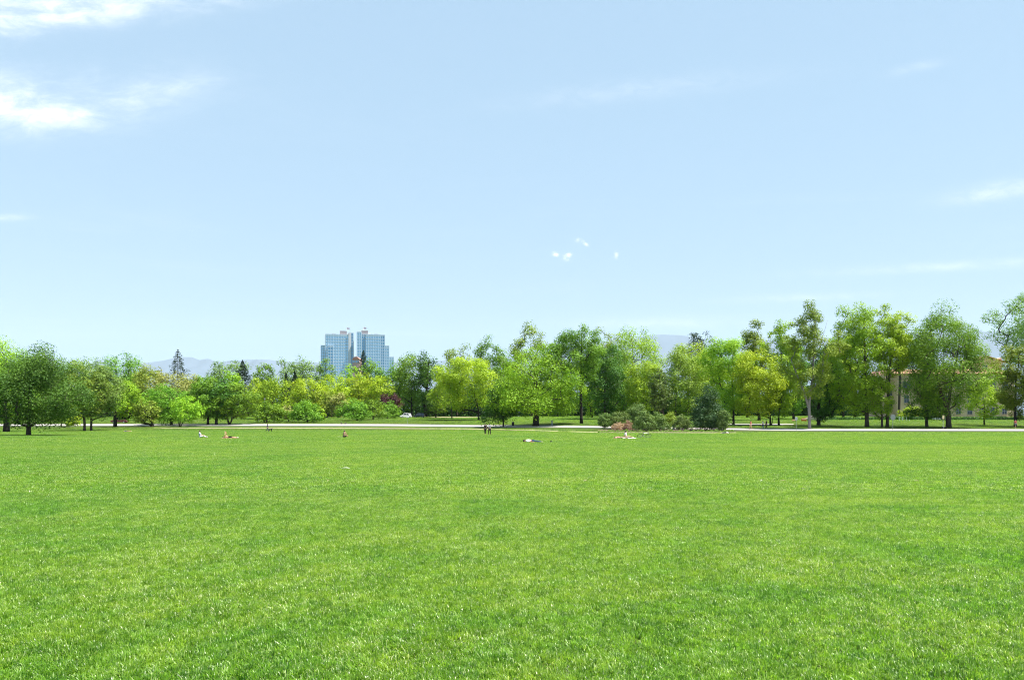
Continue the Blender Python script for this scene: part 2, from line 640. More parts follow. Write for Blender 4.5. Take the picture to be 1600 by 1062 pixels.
# ------------------------------------------------------------------ mountains
def mountains():
    prof = [(-700, 590), (-300, 575), (0, 572), (120, 575), (200, 572), (235, 566), (262, 561), (285, 556), (300, 556), (312, 560), (325, 558), (338, 562),
            (360, 560), (400, 559), (440, 562), (500, 566), (620, 566), (700, 562), (800, 556), (900, 546), (1000, 537), (1060, 535), (1130, 533),
            (1250, 529), (1400, 521), (1500, 517), (1530, 516), (1600, 518), (1750, 512), (2100, 520), (2600, 540)]
    Y0 = 24000.0
    us = np.arange(-900, 2600, 3.0)
    hv = np.interp(us, [p[0] for p in prof], [p[1] for p in prof])
    r2 = np.random.default_rng(3)
    for per, amp in ((140, 0.8), (60, 0.6), (26, 0.5), (11, 0.3)):
        kn = np.arange(-900, 2600 + per, per)
        hv = hv + np.interp(us, kn, r2.normal(0, amp, len(kn)))
    rows = 14
    V = []
    for k in range(rows + 1):
        s = k / rows
        Y = Y0 - 8000 + 8000 * s
        fold = np.interp(us + 25 * k, np.arange(-900, 3200, 45), r2.normal(0, .13, len(np.arange(-900, 3200, 45))))
        h = (HOR - hv) / F * Y0
        z = h * (s ** 1.6) * (1 + (fold if 0 < k < rows else 0)) + 0
        X = (us - 800) / F * Y0
        for a_, b_ in zip(X, z):
            V.append((a_, Y, max(b_, 0) if k else -1))
    for a_, b_ in zip((us - 800) / F * Y0, (HOR - hv) / F * Y0):
        V.append((a_, Y0 + 5000, -1))
    rows += 1
    n = len(us)
    i = np.arange(n - 1)[None, :] + n * np.arange(rows)[:, None]
    faces = np.stack([i, i + 1, i + 1 + n, i + n], -1).reshape(-1, 4)
    o = mesh_obj('mountain', np_mesh('mountain', V, faces, 4, smooth=True), M_MOUNT)
    o['kind'] = 'structure'
    o['label'] = 'hazy blue mountain range on the horizon'


mountains()


def haze():
    b = MB().box(-42000, 42000, -3000, 30500, -2, 3900)
    m, t, out = new_mat('haze')
    v = t.new('ShaderNodeVolumePrincipled')
    v.inputs['Color'].default_value = (0.66, 0.76, 0.89, 1)
    v.inputs['Density'].default_value = HAZE
    v.inputs['Anisotropy'].default_value = 0.0
    t.l.new(v.outputs[0], out.inputs['Volume'])
    o = b.build('haze', m)
    o['kind'] = 'stuff'
    o['label'] = 'thin blue distance haze over the plain'


HAZE = 2.0e-5
haze()

# ------------------------------------------------------------------ buildings
M_GLASS_A = plain('tower_glass', (.58, .76, .88), 0.22, 0.7, 0.55, var=0.06, scale=0.25)
M_GLASS_B = plain('tower_glass_dark', (.22, .42, .60), 0.18, 0.7, 0.55, var=0.08, scale=0.25)
M_GLASS_C = plain('tower_window', (.40, .60, .76), 0.15, 0.7, 0.6, var=0.07, scale=0.15)
M_CONC = plain('tower_concrete', (.66, .66, .68), 0.8, 0.2, var=0.04, scale=0.2)
M_SPAN = plain('tower_floor_edge', (.46, .56, .66), 0.6, 0.3, var=0.04, scale=0.2)
M_MECH = plain('tower_plant_room', (.30, .27, .29), 0.8, 0.2, var=0.04)


def tower(label, cu, blocks, mech, flag, dark):
    Y = 800.0
    c = ground_at(cu, Y)
    root = thing('apartment_tower', label, 'tower', c, -math.atan2(c.x, c.y))
    k = Y / F

    def lx(u): return (u - cu) * k
    def lz(v): return CAM + (HOR - v) * k - c.z

    for (u0, u1, vt, dy, bays, kind) in blocks:
        x0, x1, z1 = lx(u0), lx(u1), lz(vt)
        d = 22.0
        body = MB().box(x0, x1, dy, dy + d, -1, z1).build('wall', M_GLASS_B if kind == 'd' else M_GLASS_A, root)
        sl = MB()
        z = 3.3
        while z < z1 - 1:
            sl.box(x0 - .25, x1 + .25, dy - .35, dy + d + .35, z, z + .55)
            z += 3.3
        sl.box(x0 - .3, x1 + .3, dy - .4, dy + d + .4, z1, z1 + .9)
        o = sl.build('floor_edge', M_SPAN, body)
        o['kind'] = 'stuff'
        pr = MB()
        for i in range(bays + 1):
            xx = x0 + (x1 - x0) * i / bays
            w = .42 if kind != 'p' else .7
            pr.box(xx - w / 2, xx + w / 2, dy - .55, dy + .2, 0, z1)
        n = int(d / 4)
        for i in range(n + 1):
            yy = dy + d * i / n
            pr.box(x1 - .1, x1 + .5, yy - .2, yy + .2, 0, z1)
            pr.box(x0 - .5, x0 + .1, yy - .2, yy + .2, 0, z1)
        o = pr.build('pier', M_SPAN if kind != 'p' else M_CONC, body)
        o['kind'] = 'stuff'
        wn = MB()
        r3 = random.Random(int(u0 * 10))
        z = 3.3
        while z < z1 - 3:
            for i in range(bays):
                if True:
                    xa = x0 + (x1 - x0) * (i + .12) / bays
                    xb = x0 + (x1 - x0) * (i + .88) / bays
                    wn.box(xa, xb, dy - .12, dy + .1, z + .75, z + 2.95)
            z += 3.3
        if wn.v:
            o = wn.build('window', M_GLASS_C if kind != 'd' else M_GLASS_B, body)
            o['kind'] = 'stuff'
    for (u0, u1, vt, vb, m) in mech:
        MB().box(lx(u0), lx(u1), 3, 15, lz(vb) - .5, lz(vt)).build('plant_room', m, root)
    u, vt, vb = flag
    p = MB().tube([(lx(u), 8, lz(vb)), (lx(u), 8, lz(vt))], .22, 6).build('flagpole', M_WHITE, root)
    MB().prism([(lx(u), lz(vt)), (lx(u) + 3.4, lz(vt) - .6), (lx(u) + 3.2, lz(vt) - 2.6), (lx(u), lz(vt) - 2.2)], 7.9, 8.05).build('flag', plain('flag_cloth', (.35, .33, .38), .9, .1), p)


tower('left glass apartment tower with a lower step on its left', 527,
      [(509.3, 544.6, 523.2, 0, 9, 'a'), (544.6, 547.2, 519.6, -1.2, 2, 'p'), (547.2, 551.4, 519.6, 1.5, 2, 'd'), (502.6, 509.3, 540.6, 3, 2, 'a'), (513, 520.5, 541, -1.5, 2, 'd')],
      [(531, 541.5, 516, 523, M_MECH), (541.5, 547, 519.8, 523, M_CONC), (519, 525.2, 521, 523, M_MECH)], (541.5, 509.5, 516), True)
tower('right glass apartment tower with stepped lower blocks on its right', 580,
      [(558.6, 565, 519.8, 0, 2, 'a'), (565, 572, 523, 1.2, 2, 'd'), (572, 594.5, 523.2, 0, 6, 'a'), (594.5, 600.6, 523.4, 1, 2, 'd'), (600.6, 607.3, 539.8, 2, 2, 'a'), (607.3, 614.6, 557.5, 3, 2, 'a')],
      [(564.8, 575.2, 516, 523, M_MECH), (575.2, 578.6, 519.6, 523, M_CONC), (585, 591, 521, 523, M_MECH)], (568, 509.5, 516), False)
# low brick block glimpsed between the towers
def low_block():
    Y = 620.0
    c = ground_at(556, Y)
    root = thing('brick_building', 'low reddish building between the two glass towers', 'building', c)
    k = Y / F
    z1 = CAM + (HOR - 561) * k - c.z
    w = MB().box(-3, 3, 0, 12, -1, z1).build('wall', plain('pink_brick', (.5, .36, .33), .9, .1), root)
    rf = MB().prism([(-3.4, z1), (3.4, z1), (1, z1 + 2.2), (-1, z1 + 2.2)], -.4, 12.4).build('roof', plain('roof_pink', (.38, .2, .16), .9, .1), root)
    for i in range(4):
        MB().box(-2.6 + i * 1.4, -1.8 + i * 1.4, -.06, .1, z1 - 3, z1 - 1.2).build('window', M_GLASS_B, root)


low_block()

M_STUCCO = plain('stucco_tan', (.66, .48, .32), .9, .15, var=.06, scale=.5, bump=.1)
M_STUCCO2 = plain('stucco_trim', (.50, .38, .25), .9, .15, var=.05)
M_TILE = plain('roof_tile_red', (.46, .26, .19), .8, .2, var=.14, scale=2.5)
M_WIN = plain('window_glass', (.03, .04, .055), .1, .7, var=.05)
M_FRAME = plain('window_frame_grey', (.30, .30, .33), .6, .3, var=.03)


def tile_roof(b, p0, p1, p2, p3, step=.55):
    """rows of barrel tiles as ribs running from eave edge p0-p1 up to ridge p3-p2"""
    p0, p1, p2, p3 = map(Vector, (p0, p1, p2, p3))
    n = max(2, int((p1 - p0).length / step))
    for i in range(n):
        t_ = (i + .5) / n
        a_ = p0.lerp(p1, t_)
        c_ = p3.lerp(p2, t_)
        b.tube([a_, c_], .17, 5)
    b.quad(p0, p1, p2, p3)


def mansion():
    Y = 245.0
    cu = 1480
    c = ground_at(cu, Y)
    root = thing('stucco_building', 'tan stucco apartment building with red tiled roofs behind the right-hand trees', 'building', c)
    k = Y / F
    def lx(u): return (u - cu) * k
    def lz(v): return CAM + (HOR - v) * k - c.z
    ze = lz(584)
    x0, x1 = lx(1402), lx(1585)
    MB().box(x0, x1, 0, 16, -1, ze).build('wall', M_STUCCO, root)
    # left wing set back, facing the side
    MB().box(lx(1390), x0, 3, 16, -1, ze).build('wall', M_STUCCO, root)
    MB().box(lx(1389), x1 + .2, -.18, -.003, ze - 1.9, ze - 1.55).build('cornice', M_STUCCO2, root)
    rf = MB()
    tile_roof(rf, (lx(1396), -1.0, ze), (x1 + .6, -1.0, ze), (x1 - 3, 5, ze + 1.9), (lx(1402), 5, ze + 1.9))
    rf.quad((lx(1396), -1.0, ze), (lx(1402), 5, ze + 1.9), (lx(1398), 15, ze + 1.9), (lx(1388), 16.6, ze))
    rf.box(lx(1400), x1, 5, 15, ze - .2, ze + 1.7)
    rf.build('roof', M_TILE, root)
    # attic storey with gable at the right
    gx0, gx1, zg0, zg1 = lx(1537), lx(1572), lz(584), lz(562)
    ga = (lx(1547), lz(556))
    MB().prism([(gx0, zg0), (gx1, zg0), (gx1, zg1 + 1.0), (lx(1556), zg1), ga, (gx0, zg1)], 2.2, 12).build('gable_wall', M_STUCCO, root)
    rg = MB()
    tile_roof(rg, (gx0 - .5, 1.6, zg1 - .1), (gx0 - .5, 12.5, zg1 - .1), (ga[0], 12.5, ga[1] + .25), (ga[0], 1.6, ga[1] + .25))
    tile_roof(rg, (lx(1580), 12.5, zg1 - .6), (lx(1580), 1.6, zg1 - .6), (ga[0], 1.6, ga[1] + .25), (ga[0], 12.5, ga[1] + .25))
    rg.build('roof', M_TILE, root)

    def window(u0, u1, v0, v1, y=0.0, mull=2):
        a0, a1, b0, b1 = lx(u0), lx(u1), lz(v1), lz(v0)
        w = MB().box(a0, a1, y - .03, y + .3, b0, b1).build('window', M_WIN, root)
        f = MB()
        t_ = .12
        f.box(a0 - t_, a0, y - .14, y - .003, b0 - t_, b1 + t_).box(a1, a1 + t_, y - .14, y - .003, b0 - t_, b1 + t_)
        f.box(a0, a1, y - .14, y - .003, b1, b1 + t_)
        for i in range(1, mull + 1):
            xx = a0 + (a1 - a0) * i / (mull + 1)
            f.box(xx - .05, xx + .05, y - .10, y - .034, b0, b1)
        f.box(a0, a1, y - .09, y - .036, (b0 + b1) / 2 - .05, (b0 + b1) / 2 + .05)
        f.build('frame', M_FRAME, w)
        MB().box(a0 - .25, a1 + .25, y - .3, y - .003, b0 - .27, b0 - .125).build('sill', M_STUCCO2, w)

    window(1411, 1424, 596.5, 607.5, 0)
    for u in (1440, 1458, 1476, 1494, 1512, 1530, 1548, 1566):
        window(u, u + 8, 597, 607.5, 0)
    for u in (1413, 1440, 1458, 1476, 1494, 1512, 1530, 1548, 1566):
        window(u, u + 6.5, 618, 629, 0, 1)
        window(u, u + 6.5, 637, 647, 0, 1)
    window(1395.6, 1400.4, 607.5, 617, 3, 1)
    window(1395.6, 1400.4, 627, 636, 3, 1)
    window(1542, 1549, 569.5, 575.5, 2.2, 1)


mansion()

# ------------------------------------------------------------------ trees
SHAPES = {
    'round': lambda t: np.sqrt(np.clip(1 - (2 * t - 1) ** 2, 0, 1)) ** 0.85,
    'oval': lambda t: np.clip(np.sin(np.pi * np.clip(t * 0.96 + 0.03, 0, 1)), 0, 1) ** 0.55,
    'column': lambda t: np.clip(1 - np.abs(2 * t - .9) ** 3.2, 0.18, 1),
    'vase': lambda t: np.clip((0.35 + 0.95 * t) * np.sqrt(np.clip(1 - t ** 3.5, 0, 1)), 0.15, 1),
    'dome': lambda t: np.sqrt(np.clip(1 - t ** 1.9, 0.0, 1)) * (0.86 + .14 * np.cos(t * 3)),
    'cone': lambda t: np.clip(1.02 - t, 0.03, 1) ** 0.8,
    'spire': lambda t: np.clip(1.0 - t ** 1.5, 0.02, 1) * np.clip(.7 + 2 * t, 0, 1),
    'egg': lambda t: np.clip(np.sqrt(np.clip(1 - t ** 2.2, 0, 1)) * np.clip(.62 + t * 1.3, 0, 1), .05, 1),
}


def leaf_quads(P, N, size, r, aspect=0.62):
    """one folded-diamond leaf spray per point"""
    n = len(P)
    a = r.normal(size=(n, 3))
    T = np.cross(N, a)
    T /= np.linalg.norm(T, axis=1, keepdims=True) + 1e-9
    B = np.cross(N, T)
    s = size * r.uniform(.6, 1.35, (n, 1))
    V = np.empty((n, 3, 3))
    V[:, 0] = P - T * s * .8 + B * s * aspect * 1.05
    V[:, 1] = P - T * s * .8 - B * s * aspect * 1.05
    V[:, 2] = P + T * s * 1.3
    return V.reshape(-1, 3), np.arange(3 * n).reshape(n, 3)


def unit(v):
    return v / (np.linalg.norm(v, axis=-1, keepdims=True) + 1e-9)


def gen_tree(seed, H, ctr, a, b, zb, zt_, shape, dens, leaf, rtrunk, stems=None, lobes=1.0, flat=.8, droop=0, nscale=1.0, bare=0.0, lean=True, lai=6.0):
    """local coordinates, base at origin. ctr = (x,y) of crown axis; a,b half widths; zb..zt_ crown span"""
    r = np.random.default_rng(seed)
    hh = (zt_ - zb) / 2
    Rm = (a * b * hh) ** (1 / 3)
    rc = .27 * Rm * (1.0 if dens > .6 else .85)
    ncl = int(120 * min(1.0, .45 + .55 * dens) * nscale)
    fn = SHAPES[shape]
    # sample clump centres
    m = ncl * 6
    t = r.uniform(0, 1, m)
    w = fn(t)
    keep = r.uniform(0, 1, m) < (w / w.max()) ** 1.4
    t, w = t[keep], w[keep]
    ang = r.uniform(0, 2 * np.pi, len(t))
    p1, p2, p3 = r.uniform(0, 6.28, 3)
    lob = 1 + lobes * (.16 * np.sin(2 * ang + p1 + 4 * t) + .14 * np.sin(3 * ang + p2 - 7 * t) + .10 * np.sin(9 * t + p3 + ang))
    rad = r.uniform(0.06, 1, len(t)) ** .42 * w * lob
    # gaps
    hole = np.sin(ang * 3 + t * 9 + p2) * np.sin(t * 13 + p1 - ang) 
    ok = (hole < (.85 if dens > .8 else .45)) | (rad < .35)
    t, ang, rad, lob = t[ok][:ncl], ang[ok][:ncl], rad[ok][:ncl], lob[ok][:ncl]
    top_lob = 1 - .10 * lobes * (np.sin(2 * ang + p3) * .5 + .5) * (t > .6)
    C = np.stack([ctr[0] + a * 1.0 * rad * np.cos(ang), ctr[1] + b * 1.0 * rad * np.sin(ang), zb + rc * .35 + (zt_ - zb - rc * .85) * t * top_lob], 1)
    # ---- skeleton
    b_ = MB()
    nodes, parent = [], []
    chains = []
    if stems is None:
        hz = zb + (zt_ - zb) * (.80 if shape in ('column', 'cone', 'oval', 'egg', 'spire') else .55)
        pts = []
        n = 9
        wob = r.normal(0, .012 * H, (n, 2))
        for i in range(n):
            s = i / (n - 1)
            e = max(0, s - .25) / .75
            pts.append((ctr[0] * e * .8 + wob[i, 0] * s, ctr[1] * e * .8 + wob[i, 1] * s, -.25 + (hz + .25) * s))
        stems = [pts]
    for pts in stems:
        k0 = len(nodes)
        root = -1
        if k0 and len(pts):
            # attach to nearest existing node
            d = np.linalg.norm(np.array(nodes) - np.array(pts[0]), axis=1)
            root = int(np.argmin(d))
        # refine
        fine = []
        for i in range(len(pts) - 1):
            for q in range(2):
                f = q / 2
                fine.append(tuple(np.array(pts[i]) * (1 - f) + np.array(pts[i + 1]) * f))
        fine.append(tuple(pts[-1]))
        ch = [] if root < 0 else [root]
        for i, p in enumerate(fine):
            nodes.append(p)
            parent.append(root if i == 0 else len(nodes) - 2)
            ch.append(len(nodes) - 1)
        chains.append(ch)
    nstem = len(nodes)
    minz = zb * .55
    axis_d = np.linalg.norm(C - np.array([ctr[0], ctr[1], zb]), axis=1)
    order = np.argsort(axis_d)
    ends = []
    for ci in order:
        p = C[ci]
        A = np.array(nodes)
        d = p - A
        L = np.linalg.norm(d, axis=1)
        cost = L * (1 + 1.2 * np.clip(-d[:, 2] / (L + 1e-6), -.2, 1)) + np.where(A[:, 2] < minz, 50, 0)
        j = int(np.argmin(cost))
        if L[j] < .05:
            ends.append(j)
            continue
        q0, q1 = A[j], p
        mid1 = q0 + (q1 - q0) * .36 + r.normal(0, .06 * L[j], 3) + np.array([0, 0, .06 * L[j] * (1 if not droop else 2.5)])
        mid2 = q0 + (q1 - q0) * .7 + r.normal(0, .06 * L[j], 3) + np.array([0, 0, .05 * L[j] * (1 if not droop else 2.5)])
        ch = [j]
        for q in (mid1, mid2, q1):
            nodes.append(tuple(q))
            parent.append(ch[-1])
            ch.append(len(nodes) - 1)
        chains.append(ch)
        ends.append(ch[-1])
    cnt = np.zeros(len(nodes))
    for e in ends:
        cnt[e] += 1
    for i in range(len(nodes) - 1, -1, -1):
        if parent[i] >= 0:
            cnt[parent[i]] += cnt[i]
    tot = max(cnt.max(), 1)
    rn = rtrunk * (np.maximum(cnt, .6) / tot) ** .47
    zmax = max(nodes[i][2] for i in range(nstem))
    for ci, ch in enumerate(chains):
        rr = [rn[i] for i in ch]
        if ci >= len(stems) or len(ch) and ch[0] < 0:
            rr[0] = min(rr[0], rr[1] * 1.25)
        elif ci == 0:
            for i, nd in enumerate(ch):
                z = max(nodes[nd][2], 0)
                rr[i] = max(rr[i], rtrunk * (.30 + .70 * (1 - z / (zmax + .1)))) * (1 + .35 * math.exp(-z / (rtrunk * 1.5)))
        else:
            rr[0] = rr[1]
        b_.tube([nodes[i] for i in ch], rr, 9 if ci < len(stems) else 5, cap=ci < len(stems))
    # ---- leaves
    leafA = leaf * leaf * 1.36
    N = int(np.clip(dens * lai * np.pi * a * hh * .8 / leafA, 2500, (32000 if lai > 5 else 14000) * nscale))
    sz = rc * r.uniform(.5, 1.3, len(C))
    pr = sz ** 2
    idx = r.choice(len(C), N, p=pr / pr.sum())
    dv = unit(r.normal(size=(N, 3)))
    rr = r.uniform(0, 1, N) ** .36
    off = dv * (rr * sz[idx])[:, None]
    off[:, 2] *= flat
    if droop:
        hang = r.exponential(droop, N) * (rr ** 2)
        off[:, 2] -= hang
    P = C[idx] + off
    # stray sprays along thin branches
    cl = r.uniform(0, 1, len(C))
    out = unit(P - np.array([ctr[0], ctr[1], zb + hh * .7]))
    Nn = unit(.55 * r.normal(size=(N, 3)) + .2 * out + np.array([0, 0, .55]) + 1.0 * dv)
    zmin = .12
    P[:, 2] = np.maximum(P[:, 2], zmin)
    V, Fc = leaf_quads(P, Nn, leaf, r)
    var = np.clip(.68 * cl[idx] + .32 * r.uniform(0, 1, N), 0, 1)
    return b_, V, Fc, np.repeat(var, 3)


def gen_conifer(seed, H, a, zb, leaf, rtrunk, dens=1.0, gappy=.25):
    r = np.random.default_rng(seed)
    b_ = MB()
    b_.tube([(0, 0, -.2), (0, 0, H * .5), (0, 0, H * .98)], [rtrunk, rtrunk * .6, .03], 8)
    P, Nn, var = [], [], []
    levels = int(16 + H * .7)
    for i in range(levels):
        t = i / (levels - 1)
        z = zb + (H - zb) * t ** .95
        L0 = a * (1 - t) ** .85 + .12
        nb = max(3, int(7 - 3 * t))
        ph = r.uniform(0, 6.28)
        for j in range(nb):
            if r.uniform() < gappy * (1 - t):
                continue
            an = ph + 6.283 * j / nb + r.normal(0, .25)
            L = L0 * r.uniform(.65, 1.15)
            d = np.array([math.cos(an), math.sin(an), 0])
            p0 = np.array([0, 0, z])
            p1 = p0 + d * L * .6 + np.array([0, 0, -.10 * L])
            p2 = p0 + d * L + np.array([0, 0, -.14 * L + .05])
            b_.tube([p0, p1, p2], [rtrunk * .22 * (1 - t) + .02, .02, .01], 4, cap=False)
            n = int(dens * (14 + 60 * L / max(a, .1)))
            s = r.uniform(.12, 1, n) ** .75
            base = p0 + (p2 - p0) * s[:, None]
            side = np.array([-d[1], d[0], 0])
            sp = (.30 * L * (1 - s) + .1)[:, None]
            pts = base + side * r.normal(0, 1, (n, 1)) * sp * .6 + np.array([0, 0, 1]) * r.normal(-.05, .06 * L + .05, (n, 1))
            P.append(pts)
            Nn.append(unit(r.normal(size=(n, 3)) * .7 + np.array([0, 0, .9])))
            var.append(r.uniform(0, 1, n))
    P, Nn, var = np.concatenate(P), np.concatenate(Nn), np.concatenate(var)
    V, Fc = leaf_quads(P, Nn, leaf, r, .35)
    return b_, V, Fc, np.repeat(var, 3)


def finish_tree(root, b_, V, Fc, var, leafm, barkm, crown='crown'):
    b_.build('trunk', barkm, root, smooth=True)
    me = np_mesh(crown, V, Fc, 3, {'leafvar': var})
    mesh_obj(crown, me, leafm, root)


tree_id = [100]


def tree(u, base, ul, ur, vt, vb, shape, leafk, dens, label, cat='tree', name='park_tree', group=None, stems=None, bark=None, trunk=None, leaf=None, depth=.9, **kw):
    """base: row of the trunk's foot, or -Y for a given distance"""
    Y = -base if base < 0 else solveY(u, base)
    g = ground_at(u, Y)
    k = Y / F
    root = thing(name, label, cat, g, 0, group)
    H = CAM + (HOR - (vt - (3.5 if Y > 130 and shape != 'conifer' and vt < 610 else 0))) * k - g.z
    zb = max(CAM + (HOR - vb) * k - g.z, .15)
    a = (ur - ul) / 2 * k * (1.13 if shape != 'conifer' else 1.0)
    cx = ((ul + ur) / 2 - u) * k
    tree_id[0] += 1
    if stems is not None:
        st = [[((q[0] - u) * k, (q[2] if len(q) > 2 else 0.0), CAM + (HOR - q[1]) * k - g.z) for q in s] for s in stems]
        st[0][0] = (st[0][0][0], 0, -.25)
    else:
        st = None
    lf = leaf or float(np.clip(.00102 * Y, .10, .32))
    rt = trunk * k / 2 * .72 if trunk else max(.09, H * .013)
    if shape == 'conifer':
        parts = gen_conifer(tree_id[0], H, a, zb, lf * .9, rt, dens)
    else:
        parts = gen_tree(tree_id[0], H, (cx, 0.0), a, a * depth, zb, H, shape, dens, lf, rt, st, lai=6.2 if Y < 232 else 4.0, **kw)
    finish_tree(root, *parts, LEAF[leafk], bark or BARK)
    return root


exec_trees = True
# --- left group
tree(10, 674.5, -75, 62, 524, 662, 'oval', 'bright', 1.0, 'large bright green tree at the far left edge with a thick dark trunk', trunk=11, bark=BARK_DARK)
tree(44.6, 680, -10, 122, 528, 668, 'egg', 'dark', 1.0, 'dark green tree nearest on the left with a short brown trunk', trunk=8.5, leaf=.11, nscale=1.5, lobes=1.7)
tree(132, 673.2, 103, 160, 562, 655, 'oval', 'olive', .62, 'thin olive tree with grey twigs beside the large dark left tree', trunk=5)
tree(142.5, 672.8, 122, 186, 563, 657, 'round', 'greygreen', .7, 'grey green tree just right of the thin olive tree', trunk=4.6)
tree(180, 667, 172, 214, 592, 657, 'oval', 'bright', 1.0, 'small dense tree lit yellow on its right side', trunk=7, bark=BARK_DARK)
tree(96, 668, 98, 124, 628, 668, 'oval', 'yellow', .8, 'small yellow sapling hanging low beside the dark left tree', trunk=2)
tree(186, -275, 152, 222, 551, 640, 'round', 'mid', .95, 'dark round tree rising behind the small yellow lit tree')
tree(120, -260, 92, 165, 557, 640, 'round', 'greygreen', .8, 'grey green tree behind the thin olive trees on the left')
tree(30, -290, -30, 90, 545, 640, 'round', 'mid', .9, 'green tree behind the far left edge tree')
tree(228, -255, 198, 260, 570, 645, 'oval', 'olive', .9, 'yellowish olive tree left of the dark pointed spruce')
tree(278, -275, 240, 316, 546.5, 640, 'conifer', 'conifer', 1.0, 'tall dark pointed spruce standing against the mountains', name='spruce_tree', leaf=.3)
tree(274, -250, 244, 306, 575, 645, 'round', 'tan', .75, 'tan leafed tree in front of the tall spruce')
tree(251, -330, 243, 257, 573, 640, 'oval', 'tan', .8, 'narrow reddish tan tree left of the tall spruce')
tree(268, 664, 220, 296, 602, 661, 'round', 'mid', 1.0, 'round green tree left of the multi stemmed yellow shrub tree', trunk=5, bark=BARK_DARK)
tree(238, 666.5, 211, 246, 622, 664, 'round', 'olive', .85, 'low olive brown tree by the road on the left', trunk=6, bark=BARK_DARK)
tree(282, 666.3, 271, 313, 616, 661, 'round', 'bright', .85, 'small yellow green tree on several thin stems beside the road',
     stems=[[(281, 666), (278, 652), (276, 640)], [(281, 665), (283, 650), (284, 632)], [(283, 665), (289, 652), (294, 640)]], trunk=2.6)
tree(325, 663.5, 300, 350, 588, 655, 'round', 'mid', 1.0, 'leftmost of the three dark green trees by the road', trunk=5, bark=BARK_DARK)
tree(338, 663.3, 322, 372, 592, 654, 'round', 'dark', 1.0, 'middle one of three dark green trees by the road', trunk=5.6, bark=BARK_DARK)
tree(359, 663.3, 345, 396, 600, 655, 'round', 'mid', 1.0, 'green tree with a forked dark trunk beside the road', bark=BARK_DARK,
     stems=[[(359, 663), (355, 654), (352, 642), (349, 628)], [(360, 661), (363, 653), (368, 640), (374, 626)]], trunk=4)
tree(362, -285, 328, 386, 555, 640, 'vase', 'greygreen', .62, 'feathery grey green tree rising above the roadside trees')
tree(379, -275, 352, 406, 563, 625, 'conifer', 'conifer', 1.3, 'dark leaning conifer top beside the feathery tree', name='spruce_tree', leaf=.3)
tree(362, -250, 348, 376, 578, 630, 'round', 'bright', .95, 'bright green tree in front of the feathery tree')
tree(399, -245, 384, 424, 590, 650, 'oval', 'yellow', .95, 'yellow green tree between roadside trees and the lamp post')
tree(414, -300, 394, 430, 566, 640, 'vase', 'mid', .75, 'open crowned green tree below the blue mountain ridge')
tree(425, -240, 402, 452, 588, 650, 'round', 'bright', 1.0, 'bright leafy tree behind the left apple tree')
tree(416.5, 660.5, 399, 443, 622, 657, 'dome', 'mid', 1.0, 'leftmost of the low rounded apple trees behind the road', name='apple_tree', trunk=3, bark=BARK_DARK)
tree(451, 658.5, 439, 457, 632, 655, 'round', 'tan', .6, 'little pinkish tan tree between two rounded apple trees', trunk=2.4)
tree(480.6, 660, 455, 503, 621, 657, 'dome', 'mid', 1.0, 'rounded apple tree left of the tall brownish shrub', name='apple_tree', trunk=2.8, bark=BARK_DARK)
tree(499, 657.5, 488, 508, 634, 655, 'dome', 'bright', .95, 'small apple tree tucked right of the rounded one', name='apple_tree', trunk=2.4, bark=BARK_DARK)
tree(511, -262, 484, 528, 606, 650, 'oval', 'olive', .9, 'tall olive brown bush between the apple trees', trunk=3)
tree(528, -258, 516, 543, 610, 652, 'oval', 'tan', .8, 'reddish brown bush between the apple trees', trunk=3)
tree(558, 657.2, 526, 577, 619, 655, 'dome', 'mid', 1.0, 'wide rounded apple tree casting a long shadow on the rise', name='apple_tree', trunk=3.4, bark=BARK_DARK)
tree(583, 655.6, 562, 602, 621, 653, 'dome', 'mid', 1.0, 'middle of three apple trees on the rise below the towers', name='apple_tree', trunk=3, bark=BARK_DARK)
tree(605, 653.6, 592, 625, 623, 651, 'dome', 'mid', 1.0, 'rightmost of three apple trees on the rise below the towers', name='apple_tree', trunk=2.6, bark=BARK_DARK)
tree(478, -262, 454, 503, 587, 645, 'round', 'yellow', 1.0, 'yellow leafed tree above the left rounded apple tree')
tree(518, -275, 496, 543, 586, 645, 'round', 'yellow', 1.0, 'yellow leafed tree below the left glass tower')
tree(463, -320, 436, 491, 554, 640, 'vase', 'greygreen', .8, 'tall grey green tree left of the glass towers')
tree(508, -310, 492, 522, 559, 640, 'oval', 'greygreen', .85, 'green tree just overlapping the left glass tower')
tree(447, -268, 435, 459, 583, 640, 'conifer', 'conifer', 1.3, 'very dark conifer left of the yellow leafed trees', name='spruce_tree', leaf=.3)
tree(461, -272, 449, 473, 580, 640, 'conifer', 'conifer', 1.3, 'dark brown green conifer beside the very dark one', name='spruce_tree', leaf=.3)
tree(560, -285, 538, 584, 583, 645, 'round', 'yellow', 1.0, 'yellow tree below the gap between the towers')
tree(596, -280, 578, 613, 584, 645, 'round', 'yellow', .95, 'yellow tree below the right glass tower')
tree(547, -300, 534, 566, 570, 640, 'round', 'bright', .95, 'bright green tree top overlapping the left tower base')
tree(583, -310, 564, 602, 559, 640, 'round', 'mid', .9, 'green tree top overlapping the right tower base')
tree(568, -320, 542, 594, 548, 620, 'conifer', 'conifer', 1.0, 'ragged dark pine standing before the right glass tower', name='pine_tree', leaf=.34)
tree(610, -300, 596, 634, 560, 640, 'round', 'mid', .95, 'leafy tree top at the right foot of the towers')
tree(612, -270, 594, 624, 611, 645, 'round', 'purple', 1.0, 'dark purple leafed plum tree behind the apple trees', name='plum_tree')
